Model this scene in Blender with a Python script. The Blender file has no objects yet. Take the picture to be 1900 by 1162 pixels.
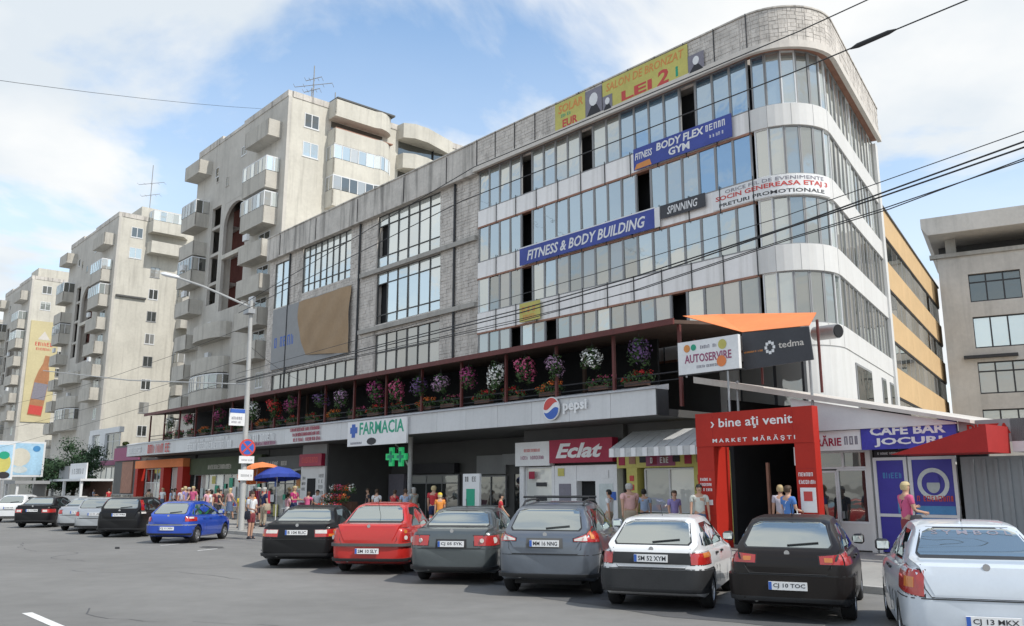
import bpy, bmesh, math, random
from mathutils import Vector, Matrix
from mathutils.bvhtree import BVHTree
rnd = random.Random(11)
SC = bpy.context.scene; COL = SC.collection; rad = math.radians
# ---------------------------------------------------------------- camera, sky, sun, exposure
cam = bpy.data.cameras.new('camera'); co = bpy.data.objects.new('camera', cam); COL.objects.link(co)
cam.sensor_width = 36; cam.lens = 30.316; cam.clip_end = 3000; cam.clip_start = 0.1
co.location = (0, 0, 1.85); co.rotation_euler = (rad(90 + 11.45), 0, 0); SC.camera = co
SUN = Vector((.80 * math.cos(rad(50)), -.60 * math.cos(rad(50)), math.sin(rad(50)))).normalized()
W = bpy.data.worlds.new('World'); SC.world = W; W.use_nodes = True
nt = W.node_tree; nt.nodes.clear(); nl = nt.links.new
def wn(t, **k):
    n = nt.nodes.new(t)
    for a, b in k.items(): setattr(n, a, b)
    return n
out = wn('ShaderNodeOutputWorld'); bg = wn('ShaderNodeBackground'); bg.inputs[1].default_value = .1
sky = wn('ShaderNodeTexSky', sky_type='NISHITA', sun_disc=False, sun_elevation=math.asin(SUN.z),
         sun_rotation=math.atan2(SUN.x, SUN.y), air_density=1.0, dust_density=.7, ozone_density=2.0, altitude=300)
tc = wn('ShaderNodeTexCoord'); sx = wn('ShaderNodeSeparateXYZ'); nl(tc.outputs['Generated'], sx.inputs[0])
def wm(op, a, b=None, c=None):
    n = wn('ShaderNodeMath', operation=op)
    for i, v in enumerate((a, b, c)):
        if v is None: continue
        if isinstance(v, (int, float)): n.inputs[i].default_value = v
        else: nl(v, n.inputs[i])
    return n.outputs[0]
zz = wm('ADD', wm('MAXIMUM', sx.outputs[2], 0.0), .22)
cx = wn('ShaderNodeCombineXYZ'); nl(wm('DIVIDE', sx.outputs[0], zz), cx.inputs[0]); nl(wm('DIVIDE', sx.outputs[1], zz), cx.inputs[1])
cx.inputs[2].default_value = 3.7
def wnoise(vec, scale, detail, rough, dist):
    n = wn('ShaderNodeTexNoise'); nl(vec, n.inputs['Vector']); n.inputs['Scale'].default_value = scale
    n.inputs['Detail'].default_value = detail; n.inputs['Roughness'].default_value = rough; n.inputs['Distortion'].default_value = dist
    return n.outputs['Fac']
mp = wn('ShaderNodeMapping'); nl(cx.outputs[0], mp.inputs[0]); mp.inputs['Location'].default_value = (11.2, 2.1, 0)
n1 = wnoise(mp.outputs[0], 1.35, 12, .55, .35); n2 = wnoise(mp.outputs[0], 2.6, 6, .5, .0)
cover = wn('ShaderNodeMapRange', interpolation_type='SMOOTHSTEP'); nl(n1, cover.inputs[0])
cover.inputs[1].default_value = .385; cover.inputs[2].default_value = .53
shade = wn('ShaderNodeMapRange'); nl(n2, shade.inputs[0]); shade.inputs[1].default_value = .35; shade.inputs[2].default_value = .62
shade.inputs[3].default_value = 0.0; shade.inputs[4].default_value = 1.0
cc = wn('ShaderNodeMix', data_type='RGBA'); nl(shade.outputs[0], cc.inputs[0])
cc.inputs[6].default_value = (4.75, 5.15, 5.5, 1); cc.inputs[7].default_value = (6.1, 6.15, 6.1, 1)
hz = wn('ShaderNodeMapRange'); nl(sx.outputs[2], hz.inputs[0]); hz.inputs[1].default_value = 0; hz.inputs[2].default_value = .5
hz.inputs[3].default_value = .9; hz.inputs[4].default_value = 0.05
fac = wm('MINIMUM', wm('MAXIMUM', cover.outputs[0], hz.outputs[0]), .97)
skl = wn('ShaderNodeMix', data_type='RGBA', blend_type='MULTIPLY'); skl.inputs[0].default_value = 1
nl(sky.outputs[0], skl.inputs[6]); skl.inputs[7].default_value = (1.62, 1.7, 1.6, 1)
mx = wn('ShaderNodeMix', data_type='RGBA'); nl(fac, mx.inputs[0]); nl(skl.outputs[2], mx.inputs[6]); nl(cc.outputs[2], mx.inputs[7])
nl(mx.outputs[2], bg.inputs[0]); nl(bg.outputs[0], out.inputs[0])
sl = bpy.data.lights.new('sun', 'SUN'); sl.energy = 2.2; sl.angle = rad(.6); sl.color = (1, .955, .88)
so = bpy.data.objects.new('sun', sl); COL.objects.link(so); so.rotation_euler = SUN.to_track_quat('Z', 'Y').to_euler(); so.location = (30, -20, 60)
SC.view_settings.view_transform = 'Standard'; SC.view_settings.look = 'None'; SC.view_settings.exposure = 0.72; SC.view_settings.gamma = 1
SC.view_settings.use_curve_mapping = False
SC.render.engine = 'CYCLES'
# ---------------------------------------------------------------- frames
def FRM(loc, rz): return Matrix.Translation(Vector(loc)) @ Matrix.Rotation(rz, 4, 'Z')
I4 = Matrix.Identity(4)
FF = FRM((0, 0, 0), rad(-48.6))                       # street frame: x = -s (towards the right end), y = d (away from the street)
def P(s, d, z=0): return FF @ Vector((-s, d, z))
CORNER = P(16.3, 30.5)
FR = FRM(CORNER, rad(57.4))                           # side-street facade: x = along the facade, y = inward
WM = {}
# ---------------------------------------------------------------- materials
def mat(name, col, rough=.75, var=.12, sc=1.5, bump=0., bsc=None, metal=0., spec=.4, rv=0., streak=0., scol=None, coat=0., emit=0):
    m = bpy.data.materials.new(name); m.use_nodes = True; t = m.node_tree; b = t.nodes['Principled BSDF']; L = t.links.new
    b.inputs['Roughness'].default_value = rough; b.inputs['Metallic'].default_value = metal; b.inputs['Specular IOR Level'].default_value = spec
    if coat: b.inputs['Coat Weight'].default_value = coat; b.inputs['Coat Roughness'].default_value = .04
    def N(ty, **k):
        n = t.nodes.new(ty)
        for a, v in k.items(): setattr(n, a, v)
        return n
    tcn = N('ShaderNodeTexCoord'); v = tcn.outputs['Object']
    def noise(scale, det=5, vec=v, ro=.6):
        n = N('ShaderNodeTexNoise'); L(vec, n.inputs['Vector']); n.inputs['Scale'].default_value = scale; n.inputs['Detail'].default_value = det; n.inputs['Roughness'].default_value = ro
        return n.outputs['Fac']
    def rng(x, a, bb, c, d):
        n = N('ShaderNodeMapRange'); L(x, n.inputs[0])
        for i, q in enumerate((a, bb, c, d)): n.inputs[i + 1].default_value = q
        return n.outputs[0]
    def mul(x, y):
        n = N('ShaderNodeMath', operation='MULTIPLY'); L(x, n.inputs[0]); L(y, n.inputs[1]); return n.outputs[0]
    f = rng(noise(sc), .25, .75, 1 - var, 1 + var)
    f = mul(f, rng(noise(sc * 9, 3), .25, .75, 1 - var * .5, 1 + var * .5))
    if rv:
        oi = N('ShaderNodeObjectInfo'); f = mul(f, rng(oi.outputs['Random'], 0, 1, 1 - rv, 1 + rv))
    mixn = N('ShaderNodeMix', data_type='RGBA', blend_type='MULTIPLY'); mixn.inputs[0].default_value = 1; mixn.inputs[6].default_value = (*col, 1)
    cb = N('ShaderNodeCombineColor'); [L(f, cb.inputs[i]) for i in range(3)]; L(cb.outputs[0], mixn.inputs[7]); c = mixn.outputs[2]
    if streak:
        mpn = N('ShaderNodeMapping'); L(v, mpn.inputs[0]); mpn.inputs['Scale'].default_value = (1.6, 1.6, .12)
        sfac = rng(noise(1.4, 6, mpn.outputs[0]), .5, .72, 0, streak)
        m2 = N('ShaderNodeMix', data_type='RGBA'); L(sfac, m2.inputs[0]); L(c, m2.inputs[6]); m2.inputs[7].default_value = (*(scol or [q * .45 for q in col]), 1); c = m2.outputs[2]
    L(c, b.inputs['Base Color'])
    if emit:
        L(c, b.inputs['Emission Color']); b.inputs['Emission Strength'].default_value = emit
    if bump:
        bn = N('ShaderNodeBump'); bn.inputs['Strength'].default_value = bump; bn.inputs['Distance'].default_value = .02
        L(noise(bsc or 25, 4), bn.inputs['Height']); L(bn.outputs[0], b.inputs['Normal'])
    return m
def glass(name, tint, refl, rough=.02, gcol=(.93, .92, .85), rv=.25):
    """glazing: one tint for room, curtain, shop light or reflected cloud, under a reflective coat"""
    m = bpy.data.materials.new(name); m.use_nodes = True; t = m.node_tree; t.nodes.clear(); L = t.links.new
    o = t.nodes.new('ShaderNodeOutputMaterial'); d = t.nodes.new('ShaderNodeBsdfDiffuse'); g = t.nodes.new('ShaderNodeBsdfGlossy'); mxs = t.nodes.new('ShaderNodeMixShader')
    oi = t.nodes.new('ShaderNodeObjectInfo'); r = t.nodes.new('ShaderNodeMapRange'); L(oi.outputs['Random'], r.inputs[0]); r.inputs[3].default_value = 1 - rv; r.inputs[4].default_value = 1 + rv
    mu = t.nodes.new('ShaderNodeMix'); mu.data_type = 'RGBA'; mu.blend_type = 'MULTIPLY'; mu.inputs[0].default_value = 1; mu.inputs[6].default_value = (*tint, 1)
    cb = t.nodes.new('ShaderNodeCombineColor'); [L(r.outputs[0], cb.inputs[i]) for i in range(3)]; L(cb.outputs[0], mu.inputs[7]); L(mu.outputs[2], d.inputs[0])
    g.inputs['Color'].default_value = (*gcol, 1); g.inputs['Roughness'].default_value = rough
    tn = t.nodes.new('ShaderNodeTexCoord'); nn = t.nodes.new('ShaderNodeTexNoise'); nn.inputs['Scale'].default_value = 1.1; nn.inputs['Detail'].default_value = 2; L(tn.outputs['Object'], nn.inputs['Vector'])
    bn = t.nodes.new('ShaderNodeBump'); bn.inputs['Strength'].default_value = .35; bn.inputs['Distance'].default_value = .02; L(nn.outputs['Fac'], bn.inputs['Height']); L(bn.outputs[0], g.inputs['Normal'])
    lw = t.nodes.new('ShaderNodeFresnel'); lw.inputs[0].default_value = 1.5
    ad = t.nodes.new('ShaderNodeMath'); ad.operation = 'ADD'; ad.use_clamp = True; L(lw.outputs[0], ad.inputs[0]); ad.inputs[1].default_value = refl
    L(ad.outputs[0], mxs.inputs[0]); L(d.outputs[0], mxs.inputs[1]); L(g.outputs[0], mxs.inputs[2]); L(mxs.outputs[0], o.inputs[0])
    return m
# ---------------------------------------------------------------- mesh helpers
class MB:
    def __init__(s, F=I4): s.F = F; s.v = []; s.f = []
    def add(s, pts, faces):
        n = len(s.v); s.v += [s.F @ Vector(p) for p in pts]; s.f += [tuple(i + n for i in q) for q in faces]; return s
    def box(s, x0, x1, y0, y1, z0, z1):
        x0, x1 = min(x0, x1), max(x0, x1); y0, y1 = min(y0, y1), max(y0, y1); z0, z1 = min(z0, z1), max(z0, z1)
        return s.add([(x0, y0, z0), (x1, y0, z0), (x1, y1, z0), (x0, y1, z0), (x0, y0, z1), (x1, y0, z1), (x1, y1, z1), (x0, y1, z1)],
                     [(3, 2, 1, 0), (4, 5, 6, 7), (0, 1, 5, 4), (1, 2, 6, 5), (2, 3, 7, 6), (3, 0, 4, 7)])
    def hexa(s, p): return s.add(p, [(3, 2, 1, 0), (4, 5, 6, 7), (0, 1, 5, 4), (1, 2, 6, 5), (2, 3, 7, 6), (3, 0, 4, 7)])
    def prism(s, pl, z0, z1):
        n = len(pl); return s.add([(x, y, z0) for x, y in pl] + [(x, y, z1) for x, y in pl],
            [tuple(range(n - 1, -1, -1)), tuple(range(n, 2 * n))] + [(i, (i + 1) % n, n + (i + 1) % n, n + i) for i in range(n)])
    def prismy(s, pl, y0, y1):
        n = len(pl); return s.add([(x, y0, z) for x, z in pl] + [(x, y1, z) for x, z in pl],
            [tuple(range(n)), tuple(range(2 * n - 1, n - 1, -1))] + [(i, n + i, n + (i + 1) % n, (i + 1) % n) for i in range(n)])
    def loft(s, rings, cap=True, closed=True):
        n = len(rings[0]); pts = [p for r in rings for p in r]; fs = []
        for j in range(len(rings) - 1):
            for i in range(n if closed else n - 1):
                a, b = j * n + i, j * n + (i + 1) % n; fs.append((a, b, b + n, a + n))
        if cap: fs += [tuple(range(n - 1, -1, -1)), tuple(range((len(rings) - 1) * n, len(rings) * n))]
        return s.add(pts, fs)
    def tube(s, path, r, n=8):
        path = [Vector(p) for p in path]; R = r if isinstance(r, (list, tuple)) else [r] * len(path); rings = []
        for i, p in enumerate(path):
            t = (path[min(i + 1, len(path) - 1)] - path[max(i - 1, 0)]).normalized()
            a = t.cross(Vector((0, 0, 1)) if abs(t.z) < .9 else Vector((1, 0, 0))).normalized(); b = t.cross(a)
            rings.append([p + (a * math.cos(2 * math.pi * k / n) + b * math.sin(2 * math.pi * k / n)) * R[i] for k in range(n)])
        return s.loft(rings)
    def ball(s, c, r, nu=10, nv=6):
        rx, ry, rz = r if isinstance(r, (tuple, list)) else (r, r, r); c = Vector(c)
        rings = [[(c.x + rx * math.sin(math.pi * (j + .02) / (nv + .04)) * math.cos(2 * math.pi * i / nu), c.y + ry * math.sin(math.pi * (j + .02) / (nv + .04)) * math.sin(2 * math.pi * i / nu), c.z - rz * math.cos(math.pi * (j + .02) / (nv + .04))) for i in range(nu)] for j in range(nv + 1)]
        return s.loft(rings)
    def build(s, name, m, parent=None, smooth=False, base=None, ang=40):
        if parent is not None: Mw = WM[parent.name]
        else:
            if base is None:
                c = sum(s.v, Vector()) / len(s.v); base = Vector((c.x, c.y, min(v.z for v in s.v)))
            Mw = Matrix.Translation(base)
        inv = Mw.inverted(); me = bpy.data.meshes.new(name); me.from_pydata([inv @ v for v in s.v], [], s.f); me.update()
        if smooth:
            me.polygons.foreach_set('use_smooth', [True] * len(me.polygons)); me.set_sharp_from_angle(angle=rad(ang))
        for mm in (m if isinstance(m, (list, tuple)) else [m]): me.materials.append(mm)
        o = bpy.data.objects.new(name, me); COL.objects.link(o)
        if parent is not None: o.parent = parent; WM[o.name] = Mw
        else: o.location = base; WM[o.name] = Mw
        return o
def tag(o, label=None, cat=None, group=None, kind=None):
    if label: o['label'] = label
    if cat: o['category'] = cat
    if group: o['group'] = group
    if kind: o['kind'] = kind
    return o
def thing(name, label, cat, loc, rz=0., group=None):
    o = bpy.data.objects.new(name, None); COL.objects.link(o); o.empty_display_size = .3
    o.location = loc; o.rotation_euler = (0, 0, rz); WM[o.name] = FRM(loc, rz); return tag(o, label, cat, group)
def inst(me, name, parent, Mw):
    o = bpy.data.objects.new(name, me); COL.objects.link(o)
    if parent is not None: o.parent = parent; o.matrix_basis = WM[parent.name].inverted() @ Mw
    else: o.matrix_basis = Mw
    WM[o.name] = Mw; return o
MC = {}
def cmesh(key, fn, m, smooth=False):
    """shared mesh data, built once"""
    if key not in MC:
        b = MB(); fn(b); me = bpy.data.meshes.new(str(key[0])); me.from_pydata(b.v, [], b.f); me.update(); me.materials.append(m)
        if smooth: me.polygons.foreach_set('use_smooth', [True] * len(me.polygons))
        MC[key] = me
    return MC[key]
def boxmesh(w, d, h, m, nm='box'):
    w, d, h = round(w, 3), round(d, 3), round(h, 3)
    return cmesh((nm, w, d, h, m.name), lambda b: b.box(-w / 2, w / 2, -d / 2, d / 2, -h / 2, h / 2), m)
def boxinst(name, parent, F, c, w, d, h, m, tilt=0.):
    M = F @ Matrix.Translation(Vector(c))
    if tilt: M = M @ Matrix.Rotation(rnd.uniform(-tilt, tilt), 4, 'X') @ Matrix.Rotation(rnd.uniform(-tilt, tilt), 4, 'Z')
    return inst(boxmesh(w, d, h, m, name), name, parent, M)
TX = {}
def text(parent, F, body, x0, x1, z0, z1, y, m, bold=0., shear=0., name='lettering', ext=.008):
    """raised lettering filling a rectangle of the plane y in frame F, read from the -y side"""
    key = (body, bold, shear)
    if key not in TX:
        cu = bpy.data.curves.new('t', 'FONT'); cu.body = body; cu.offset = bold; cu.shear = shear; cu.resolution_u = 2; cu.align_x = 'CENTER'; cu.space_line = .85
        to = bpy.data.objects.new('t', cu); COL.objects.link(to); dg = bpy.context.evaluated_depsgraph_get(); dg.update()
        me = bpy.data.meshes.new_from_object(to.evaluated_get(dg)); vs = [v.co.copy() for v in me.vertices]; fs = [tuple(p.vertices) for p in me.polygons]
        bpy.data.objects.remove(to); TX[key] = (vs, fs); bpy.data.meshes.remove(me)
    vs, fs = TX[key]
    if not vs: return None
    ax, bx = min(v.x for v in vs), max(v.x for v in vs); ay, by = min(v.y for v in vs), max(v.y for v in vs)
    b = MB(F); q = [(x0 + (v.x - ax) / (bx - ax) * (x1 - x0), z0 + (v.y - ay) / max(by - ay, 1e-5) * (z1 - z0)) for v in vs]
    n = len(q); cnt = {}
    for f in fs:
        for i in range(len(f)):
            e = (f[i], f[(i + 1) % len(f)]); cnt[frozenset(e)] = cnt.get(frozenset(e), []) + [e]
    rim = [(e[0][0], e[0][0] + n, e[0][1] + n, e[0][1]) for e in cnt.values() if len(e) == 1]
    b.add([(x, y - ext, z) for x, z in q] + [(x, y + .004, z) for x, z in q], fs + rim)
    return b.build(name, m, parent)
def board(name, label, cat, F, x0, x1, z0, z1, y, th, m, group=None):
    o = MB(F).box(x0, x1, y, y + th, z0, z1).build(name, m); return tag(o, label, cat, group)
def strokes(parent, F, x0, x1, z0, z1, y, m, seed, name='lettering', n=None):
    """a line of print too blurred in the photograph to read: letter-like strokes"""
    r = random.Random(seed); b = MB(F); h = z1 - z0; x = x0
    while x < x1 - h * .3:
        w = h * r.uniform(.35, .65); t = h * .16
        if r.random() < .12: x += h * .5; continue
        k = r.randrange(4); b.box(x, x + t, y - .006, y + .003, z0, z1)
        if k != 1: b.box(x + t, x + w, y - .0055, y + .003, z1 - t, z1)
        if k in (0, 2): b.box(x + t, x + w, y - .0055, y + .003, z0, z0 + t)
        if k > 0: b.box(x + w - t, x + w, y - .005, y + .003, z0 + (t * 1.1 if k == 2 else 0), z1 - t * 1.1)
        else: b.box(x + t, x + w * .9, y - .0055, y + .003, z0 + h * .45, z0 + h * .45 + t)
        x += w + h * .22
    return b.build(name, m, parent) if b.v else None
# palette
M = {}
def mk(k, *a, **q): M[k] = mat(k, *a, **q); return M[k]
mk('asphalt', (.19, .186, .178), .9, .17, .22, .35, 60); mk('asphalt_patch', (.095, .096, .1), .9, .2, .6, .35, 60); mk('paving', (.3, .29, .27), .9, .15, .8, .3, 20)
mk('kerbstone', (.38, .37, .35), .85, .15, 3, .2); mk('road_paint', (.7, .7, .68), .8, .2, 6)
mk('stone', (.54, .505, .465), .9, .2, 1.2, .5, 9, streak=.6, scol=(.13, .12, .11)); mk('stone_block', (.60, .56, .515), .9, .25, 1.7, .4, 14, streak=.5, scol=(.17, .16, .15))
mk('concrete', (.40, .385, .355), .9, .15, .5, .2, 12, streak=.45, scol=(.2, .19, .17)); mk('parapet_concrete', (.57, .535, .49), .9, .2, .7, .3, 10, streak=.75, scol=(.11, .105, .1))
mk('white_panel', (.9, .88, .865), .6, .05, 1, rv=.05, streak=.5, scol=(.5, .48, .45)); mk('white_wall', (.66, .655, .64), .7, .05, .5, streak=.35, scol=(.5, .49, .46))
mk('cream_trim', (.62, .58, .53), .7, .1, 2); mk('red_brown_trim', (.33, .17, .12), .7, .2, 3); mk('dark_metal', (.035, .036, .04), .5, .2, 4); mk('steel', (.35, .36, .37), .45, .12, 3, metal=.4)
mk('alu_panel', (.58, .585, .595), .5, .06, 1, metal=.35, rv=.05, spec=.5, streak=.2, scol=(.3, .3, .31)); mk('white_metal', (.68, .69, .7), .5, .05, 2); mk('interior_shade', (.016, .017, .019), .9, .2, 1)  # near-black colour stands in for the darkness of rooms and openings
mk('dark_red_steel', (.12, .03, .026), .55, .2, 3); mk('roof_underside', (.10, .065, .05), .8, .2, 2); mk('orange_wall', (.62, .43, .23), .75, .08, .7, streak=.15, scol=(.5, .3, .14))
mk('red_cladding', (.42, .028, .018), .5, .08, 1.2, spec=.2); mk('red_cloth', (.36, .022, .02), .8, .1, 2); mk('orange_cloth', (.75, .23, .08), .75, .1, 1); mk('blue_cloth', (.03, .06, .32), .7, .12, 2)
mk('sign_blue', (.05, .075, .32), .55, .2, .8, .9, 1.3); mk('sign_white', (.76, .765, .77), .55, .08, 1.2, .5, 1.6); mk('sign_dark', (.05, .052, .06), .55, .15, 1, .9, 1.3); mk('sign_yellow', (.55, .50, .14), .6, .14, .9, .9, 1.3); mk('print_red', (.55, .07, .06), .5, .1, 5)
mk('print_orange', (.65, .26, .07), .5, .1, 5); mk('print_green', (.02, .33, .2), .5, .1, 5); mk('print_black', (.03, .03, .035), .6, .1, 5); mk('print_grey', (.22, .21, .25), .6, .15, 5)
mk('print_maroon', (.30, .08, .16), .6, .1, 5); mk('print_blue', (.04, .12, .45), .5, .1, 4); mk('crimson', (.34, .015, .05), .5, .1, 3); mk('tarp_brown', (.36, .25, .15), .75, .12, .5, .3, 3); mk('beer_yellow', (.56, .49, .29), .7, .1, .4)
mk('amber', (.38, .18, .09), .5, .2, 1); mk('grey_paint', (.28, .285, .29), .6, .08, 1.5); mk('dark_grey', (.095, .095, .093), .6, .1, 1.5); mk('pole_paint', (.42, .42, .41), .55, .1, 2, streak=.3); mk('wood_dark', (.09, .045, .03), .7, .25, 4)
mk('tower_light', (.575, .55, .485), .9, .12, .35, .15, 8, streak=.5, scol=(.34, .32, .28)); mk('tower_grey', (.53, .505, .46), .9, .12, .35, .15, 8, streak=.35, scol=(.24, .23, .21)); mk('balcony_grey', (.50, .475, .425), .9, .12, .8, streak=.45, scol=(.2, .19, .175))
mk('brick_red', (.14, .05, .04), .9, .2, 2); mk('skin', (.5, .3, .21), .6, .05, 3); mk('leaf', (.05, .1, .03), .7, .35, 6, rv=.2); mk('leaf_dark', (.03, .065, .028), .8, .35, 2, rv=.2); mk('bark', (.1, .08, .06), .9, .25, 6, .4)
mk('rubber', (.018, .018, .019), .8, .2, 6); mk('alloy', (.5, .51, .53), .3, .08, 4, metal=.8); mk('plastic_black', (.028, .029, .031), .55, .15, 5); mk('chrome', (.75, .76, .78), .12, .03, 3, metal=1)
mk('lamp_red', (.42, .018, .015), .15, .12, 8, spec=.8, coat=.6); mk('lamp_clear', (.65, .62, .58), .12, .1, 8, spec=.8, coat=.6); mk('lamp_amber', (.6, .2, .04), .15, .1, 8, spec=.8); mk('container_grey', (.25, .27, .285), .5, .08, 1, streak=.3)
mk('shop_cream', (.60, .57, .48), .6, .1, 1); mk('shop_light', (.5, .55, .55), .5, .15, 1.4, rv=.2); mk('film_blue', (.05, .045, .33), .4, .1, 1); mk('film_cyan', (.07, .25, .5), .4, .15, 2); mk('olive', (.07, .09, .05), .7, .2, 2)
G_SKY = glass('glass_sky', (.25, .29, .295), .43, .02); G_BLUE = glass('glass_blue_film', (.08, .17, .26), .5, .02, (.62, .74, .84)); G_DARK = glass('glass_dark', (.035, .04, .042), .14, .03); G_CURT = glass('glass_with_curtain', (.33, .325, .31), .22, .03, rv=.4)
G_MIR = glass('glass_cloud_tint', (.62, .67, .67), .45, .012, (.95, .96, .9)); G_GREY = glass('glass_dim_room', (.13, .145, .145), .28, .03, rv=.45); G_REAR = glass('car_rear_glass', (.06, .075, .078), .42, .02, (.9, .93, .88), .2); G_CAR = glass('car_glass', (.035, .05, .052), .26, .015, (.85, .95, .97), 0)  # first glass: pale tint stands in for reflected cloud
mk('concrete_light', (.56, .53, .49), .9, .12, .5, .2, 12, streak=.3, scol=(.3, .29, .27)); mk('oil_stain', (.07, .068, .066), .7, .3, 2); mk('iron', (.12, .11, .1), .6, .2, 6, metal=.5)
# ---------------------------------------------------------------- ground
def sheet(name, m, x0, x1, y0, y1, z):
    o = MB(FF).add([(x0, y0, z), (x1, y0, z), (x1, y1, z), (x0, y1, z)], [(0, 1, 2, 3)]).build(name, m, base=P(-(x0 + x1) / 2, (y0 + y1) / 2, z)); return tag(o, kind='structure')
MB(FF).add([(-1500, -900, -.008), (1500, -900, -.008), (1500, 1500, -.008), (-1500, 1500, -.008)], [(0, 1, 2, 3)]); g = sheet('ground', M['paving'], -1500, 1500, -900, 1500, -.012)
sheet('road', M['asphalt'], -420, 90, -12, 15.4, 0)
b = MB(FF); r_ = random.Random(3)
for s, d, w, h in ((9.2, 11.3, 6.6, 1.9), (16.2, 12.4, 5.0, 2.4), (3.6, 10.6, 4.5, 1.5)):
    n = 14; b.add([(-s + w / 2 * math.cos(6.283 * i / n) * r_.uniform(.75, 1.1), d + h / 2 * math.sin(6.283 * i / n) * r_.uniform(.75, 1.1), .004) for i in range(n)], [tuple(range(n))])
tag(b.build('asphalt_patch', M['asphalt_patch']), kind='structure')
b = MB(FF)
for s in range(-6, 120, 9): b.add([(-s - 3.05, 3.46, .004), (-s - .2, 3.46, .004), (-s - .2, 3.6, .004), (-s - 3.05, 3.6, .004)], [(0, 1, 2, 3)])
for s in (26.3, 29.4): b.add([(-s, 10.6, .004), (-s + .1, 10.6, .004), (-s - .35, 11.4, .004), (-s - .45, 11.4, .004)], [(0, 1, 2, 3)])
tag(b.build('road_marking', M['road_paint']), kind='structure')
tag(MB(FF).box(-300, 60, 15.62, 200, -.3, .12).build('pavement', M['paving'], base=P(30, 20, .12)), kind='structure')
b = MB(FF); r_ = random.Random(17)
def crack(x, y, ang, n, w=.02):
    global b
    pl = [(x, y)]
    for _ in range(n): ang += r_.uniform(-.5, .5); x += .35 * math.cos(ang); y += .35 * math.sin(ang); pl.append((x, y)); ang *= .98
    b.add([(px + w * r_.uniform(.4, 1), py + w, .003) for px, py in pl] + [(px - w * r_.uniform(.4, 1), py - w, .003) for px, py in pl], [(i, i + 1, len(pl) + i + 1, len(pl) + i) for i in range(len(pl) - 1)])
for x, y, a_, n in ((-22, 6.0, .0, 22), (-34, 7.6, .0, 30), (-15, 4.4, .15, 14)): crack(x, y, a_, n, .011)
tag(b.build('road_crack', M['asphalt_patch']), kind='structure')
b = MB(FF)
for s, d, rx, ry in ((21.5, 11.8, .5, .25), (13.1, 11.6, .6, .3), (10.4, 11.5, .5, .3), (24.6, 12.2, .7, .3), (27.4, 11.5, .6, .35), (8.2, 12.4, .4, .25), (16.0, 11.6, .5, .3), (33, 12, .6, .3)): b.add([(-s + rx * math.cos(i * .524) * r_.uniform(.6, 1.2), d + ry * math.sin(i * .524) * r_.uniform(.6, 1.2), .007) for i in range(12)], [tuple(range(12))])
tag(b.build('oil_stain', M['oil_stain']), kind='structure')
o = tag(MB(FF).box(-28.72, -28.6, 9.0, 9.1, 0, .06).build('litter', M['dark_metal']), 'small dark scrap of litter lying on the open road', 'litter')
kb = thing('kerb', None, None, P(40, 15.5)); kb['kind'] = 'structure'
km = cmesh(('kerb_stone',), lambda b: b.box(-.49, .49, -.11, .11, -.2, .13), M['kerbstone'])
for i in range(150): inst(km, 'kerb_stone', kb, FF @ Matrix.Translation((-i + 10 + rnd.uniform(-.003, .003), 15.5 + rnd.uniform(-.006, .006), rnd.uniform(-.008, .006))))
tag(MB(FF).box(-300, -140.5, 15.39, 15.61, -.2, .13).build('kerb', M['kerbstone']), kind='structure')
# ---------------------------------------------------------------- plan path of the shopping building, s = 37.5 round the corner to the white end
def plan_path(off=0., ext=14.2):
    """polyline along the facade: (point, outward normal); rounded corner of radius 2"""
    U = Vector((FF.to_3x3() @ Vector((-1, 0, 0))).xy); R = Vector((FR.to_3x3() @ Vector((1, 0, 0))).xy); n1 = Vector((FF.to_3x3() @ Vector((0, -1, 0))).xy); n2 = Vector((FR.to_3x3() @ Vector((0, -1, 0))).xy)
    C = Vector(CORNER.xy); half = math.acos(max(-1, min(1, U.dot(R)))) / 2; r = 2.05; T = r / math.tan(half); cen = C + (U + R).normalized() * (r / math.sin(half))
    pts = []; a0 = math.atan2(n1.y, n1.x); a1 = math.atan2(n2.y, n2.x)
    if a1 < a0: a1 += 2 * math.pi
    for s in (37.5, 19.15): pts.append((C + U * (s - 16.3), n1))
    for i in range(13):
        a = a0 + (a1 - a0) * i / 12; nn = Vector((math.cos(a), math.sin(a))); pts.append((cen + nn * r, nn))
    pts.append((C + R * ext, n2)); return [(p + n * off, n) for p, n in pts], T, cen, a0, a1, r
PATH, TT, CEN, A0, A1, RAD = plan_path()
def band(b, path, o0, o1, z0, z1):
    """wall band following a plan path between offsets o0 (inner) and o1 (outer)"""
    rings = [[(*(p + n * o0), z0), (*(p + n * o1), z0), (*(p + n * o1), z1), (*(p + n * o0), z1)] for p, n in path]; return b.loft(rings)
SB = thing('shopping_building', 'long grey stone and white five storey shopping building with rounded right corner', 'building', P(40, 36), rad(-48.6))
band_levels = ((7.4, 8.3), (10.45, 11.55), (13.62, 14.55), (16.7, 17.66)); win_levels = ((8.3, 10.45), (11.55, 13.62), (14.55, 16.7), (17.66, 20.1))
street = PATH[:2]; curve = PATH[2:15]; side = PATH[14:]
tail = PATH[1:]
# core walls behind the glazing, masonry block on the left
b = MB(FF); b.prism([(-64.4, 31.0), (-19.6, 31.0), (-18.6, 33.0), (-20.6, 43.5), (-64.4, 44)], 20.2, 20.6); b.build('roof', M['parapet_concrete'], SB)
b = MB(); band(b, [(p - n * .9, n) for p, n in PATH], -.15, 0, 4.4, 20.1); b.build('interior_wall', M['interior_shade'], SB)
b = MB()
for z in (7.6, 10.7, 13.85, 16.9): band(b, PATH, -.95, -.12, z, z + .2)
b.build('floor_slab', M['dark_grey'], SB)
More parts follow.
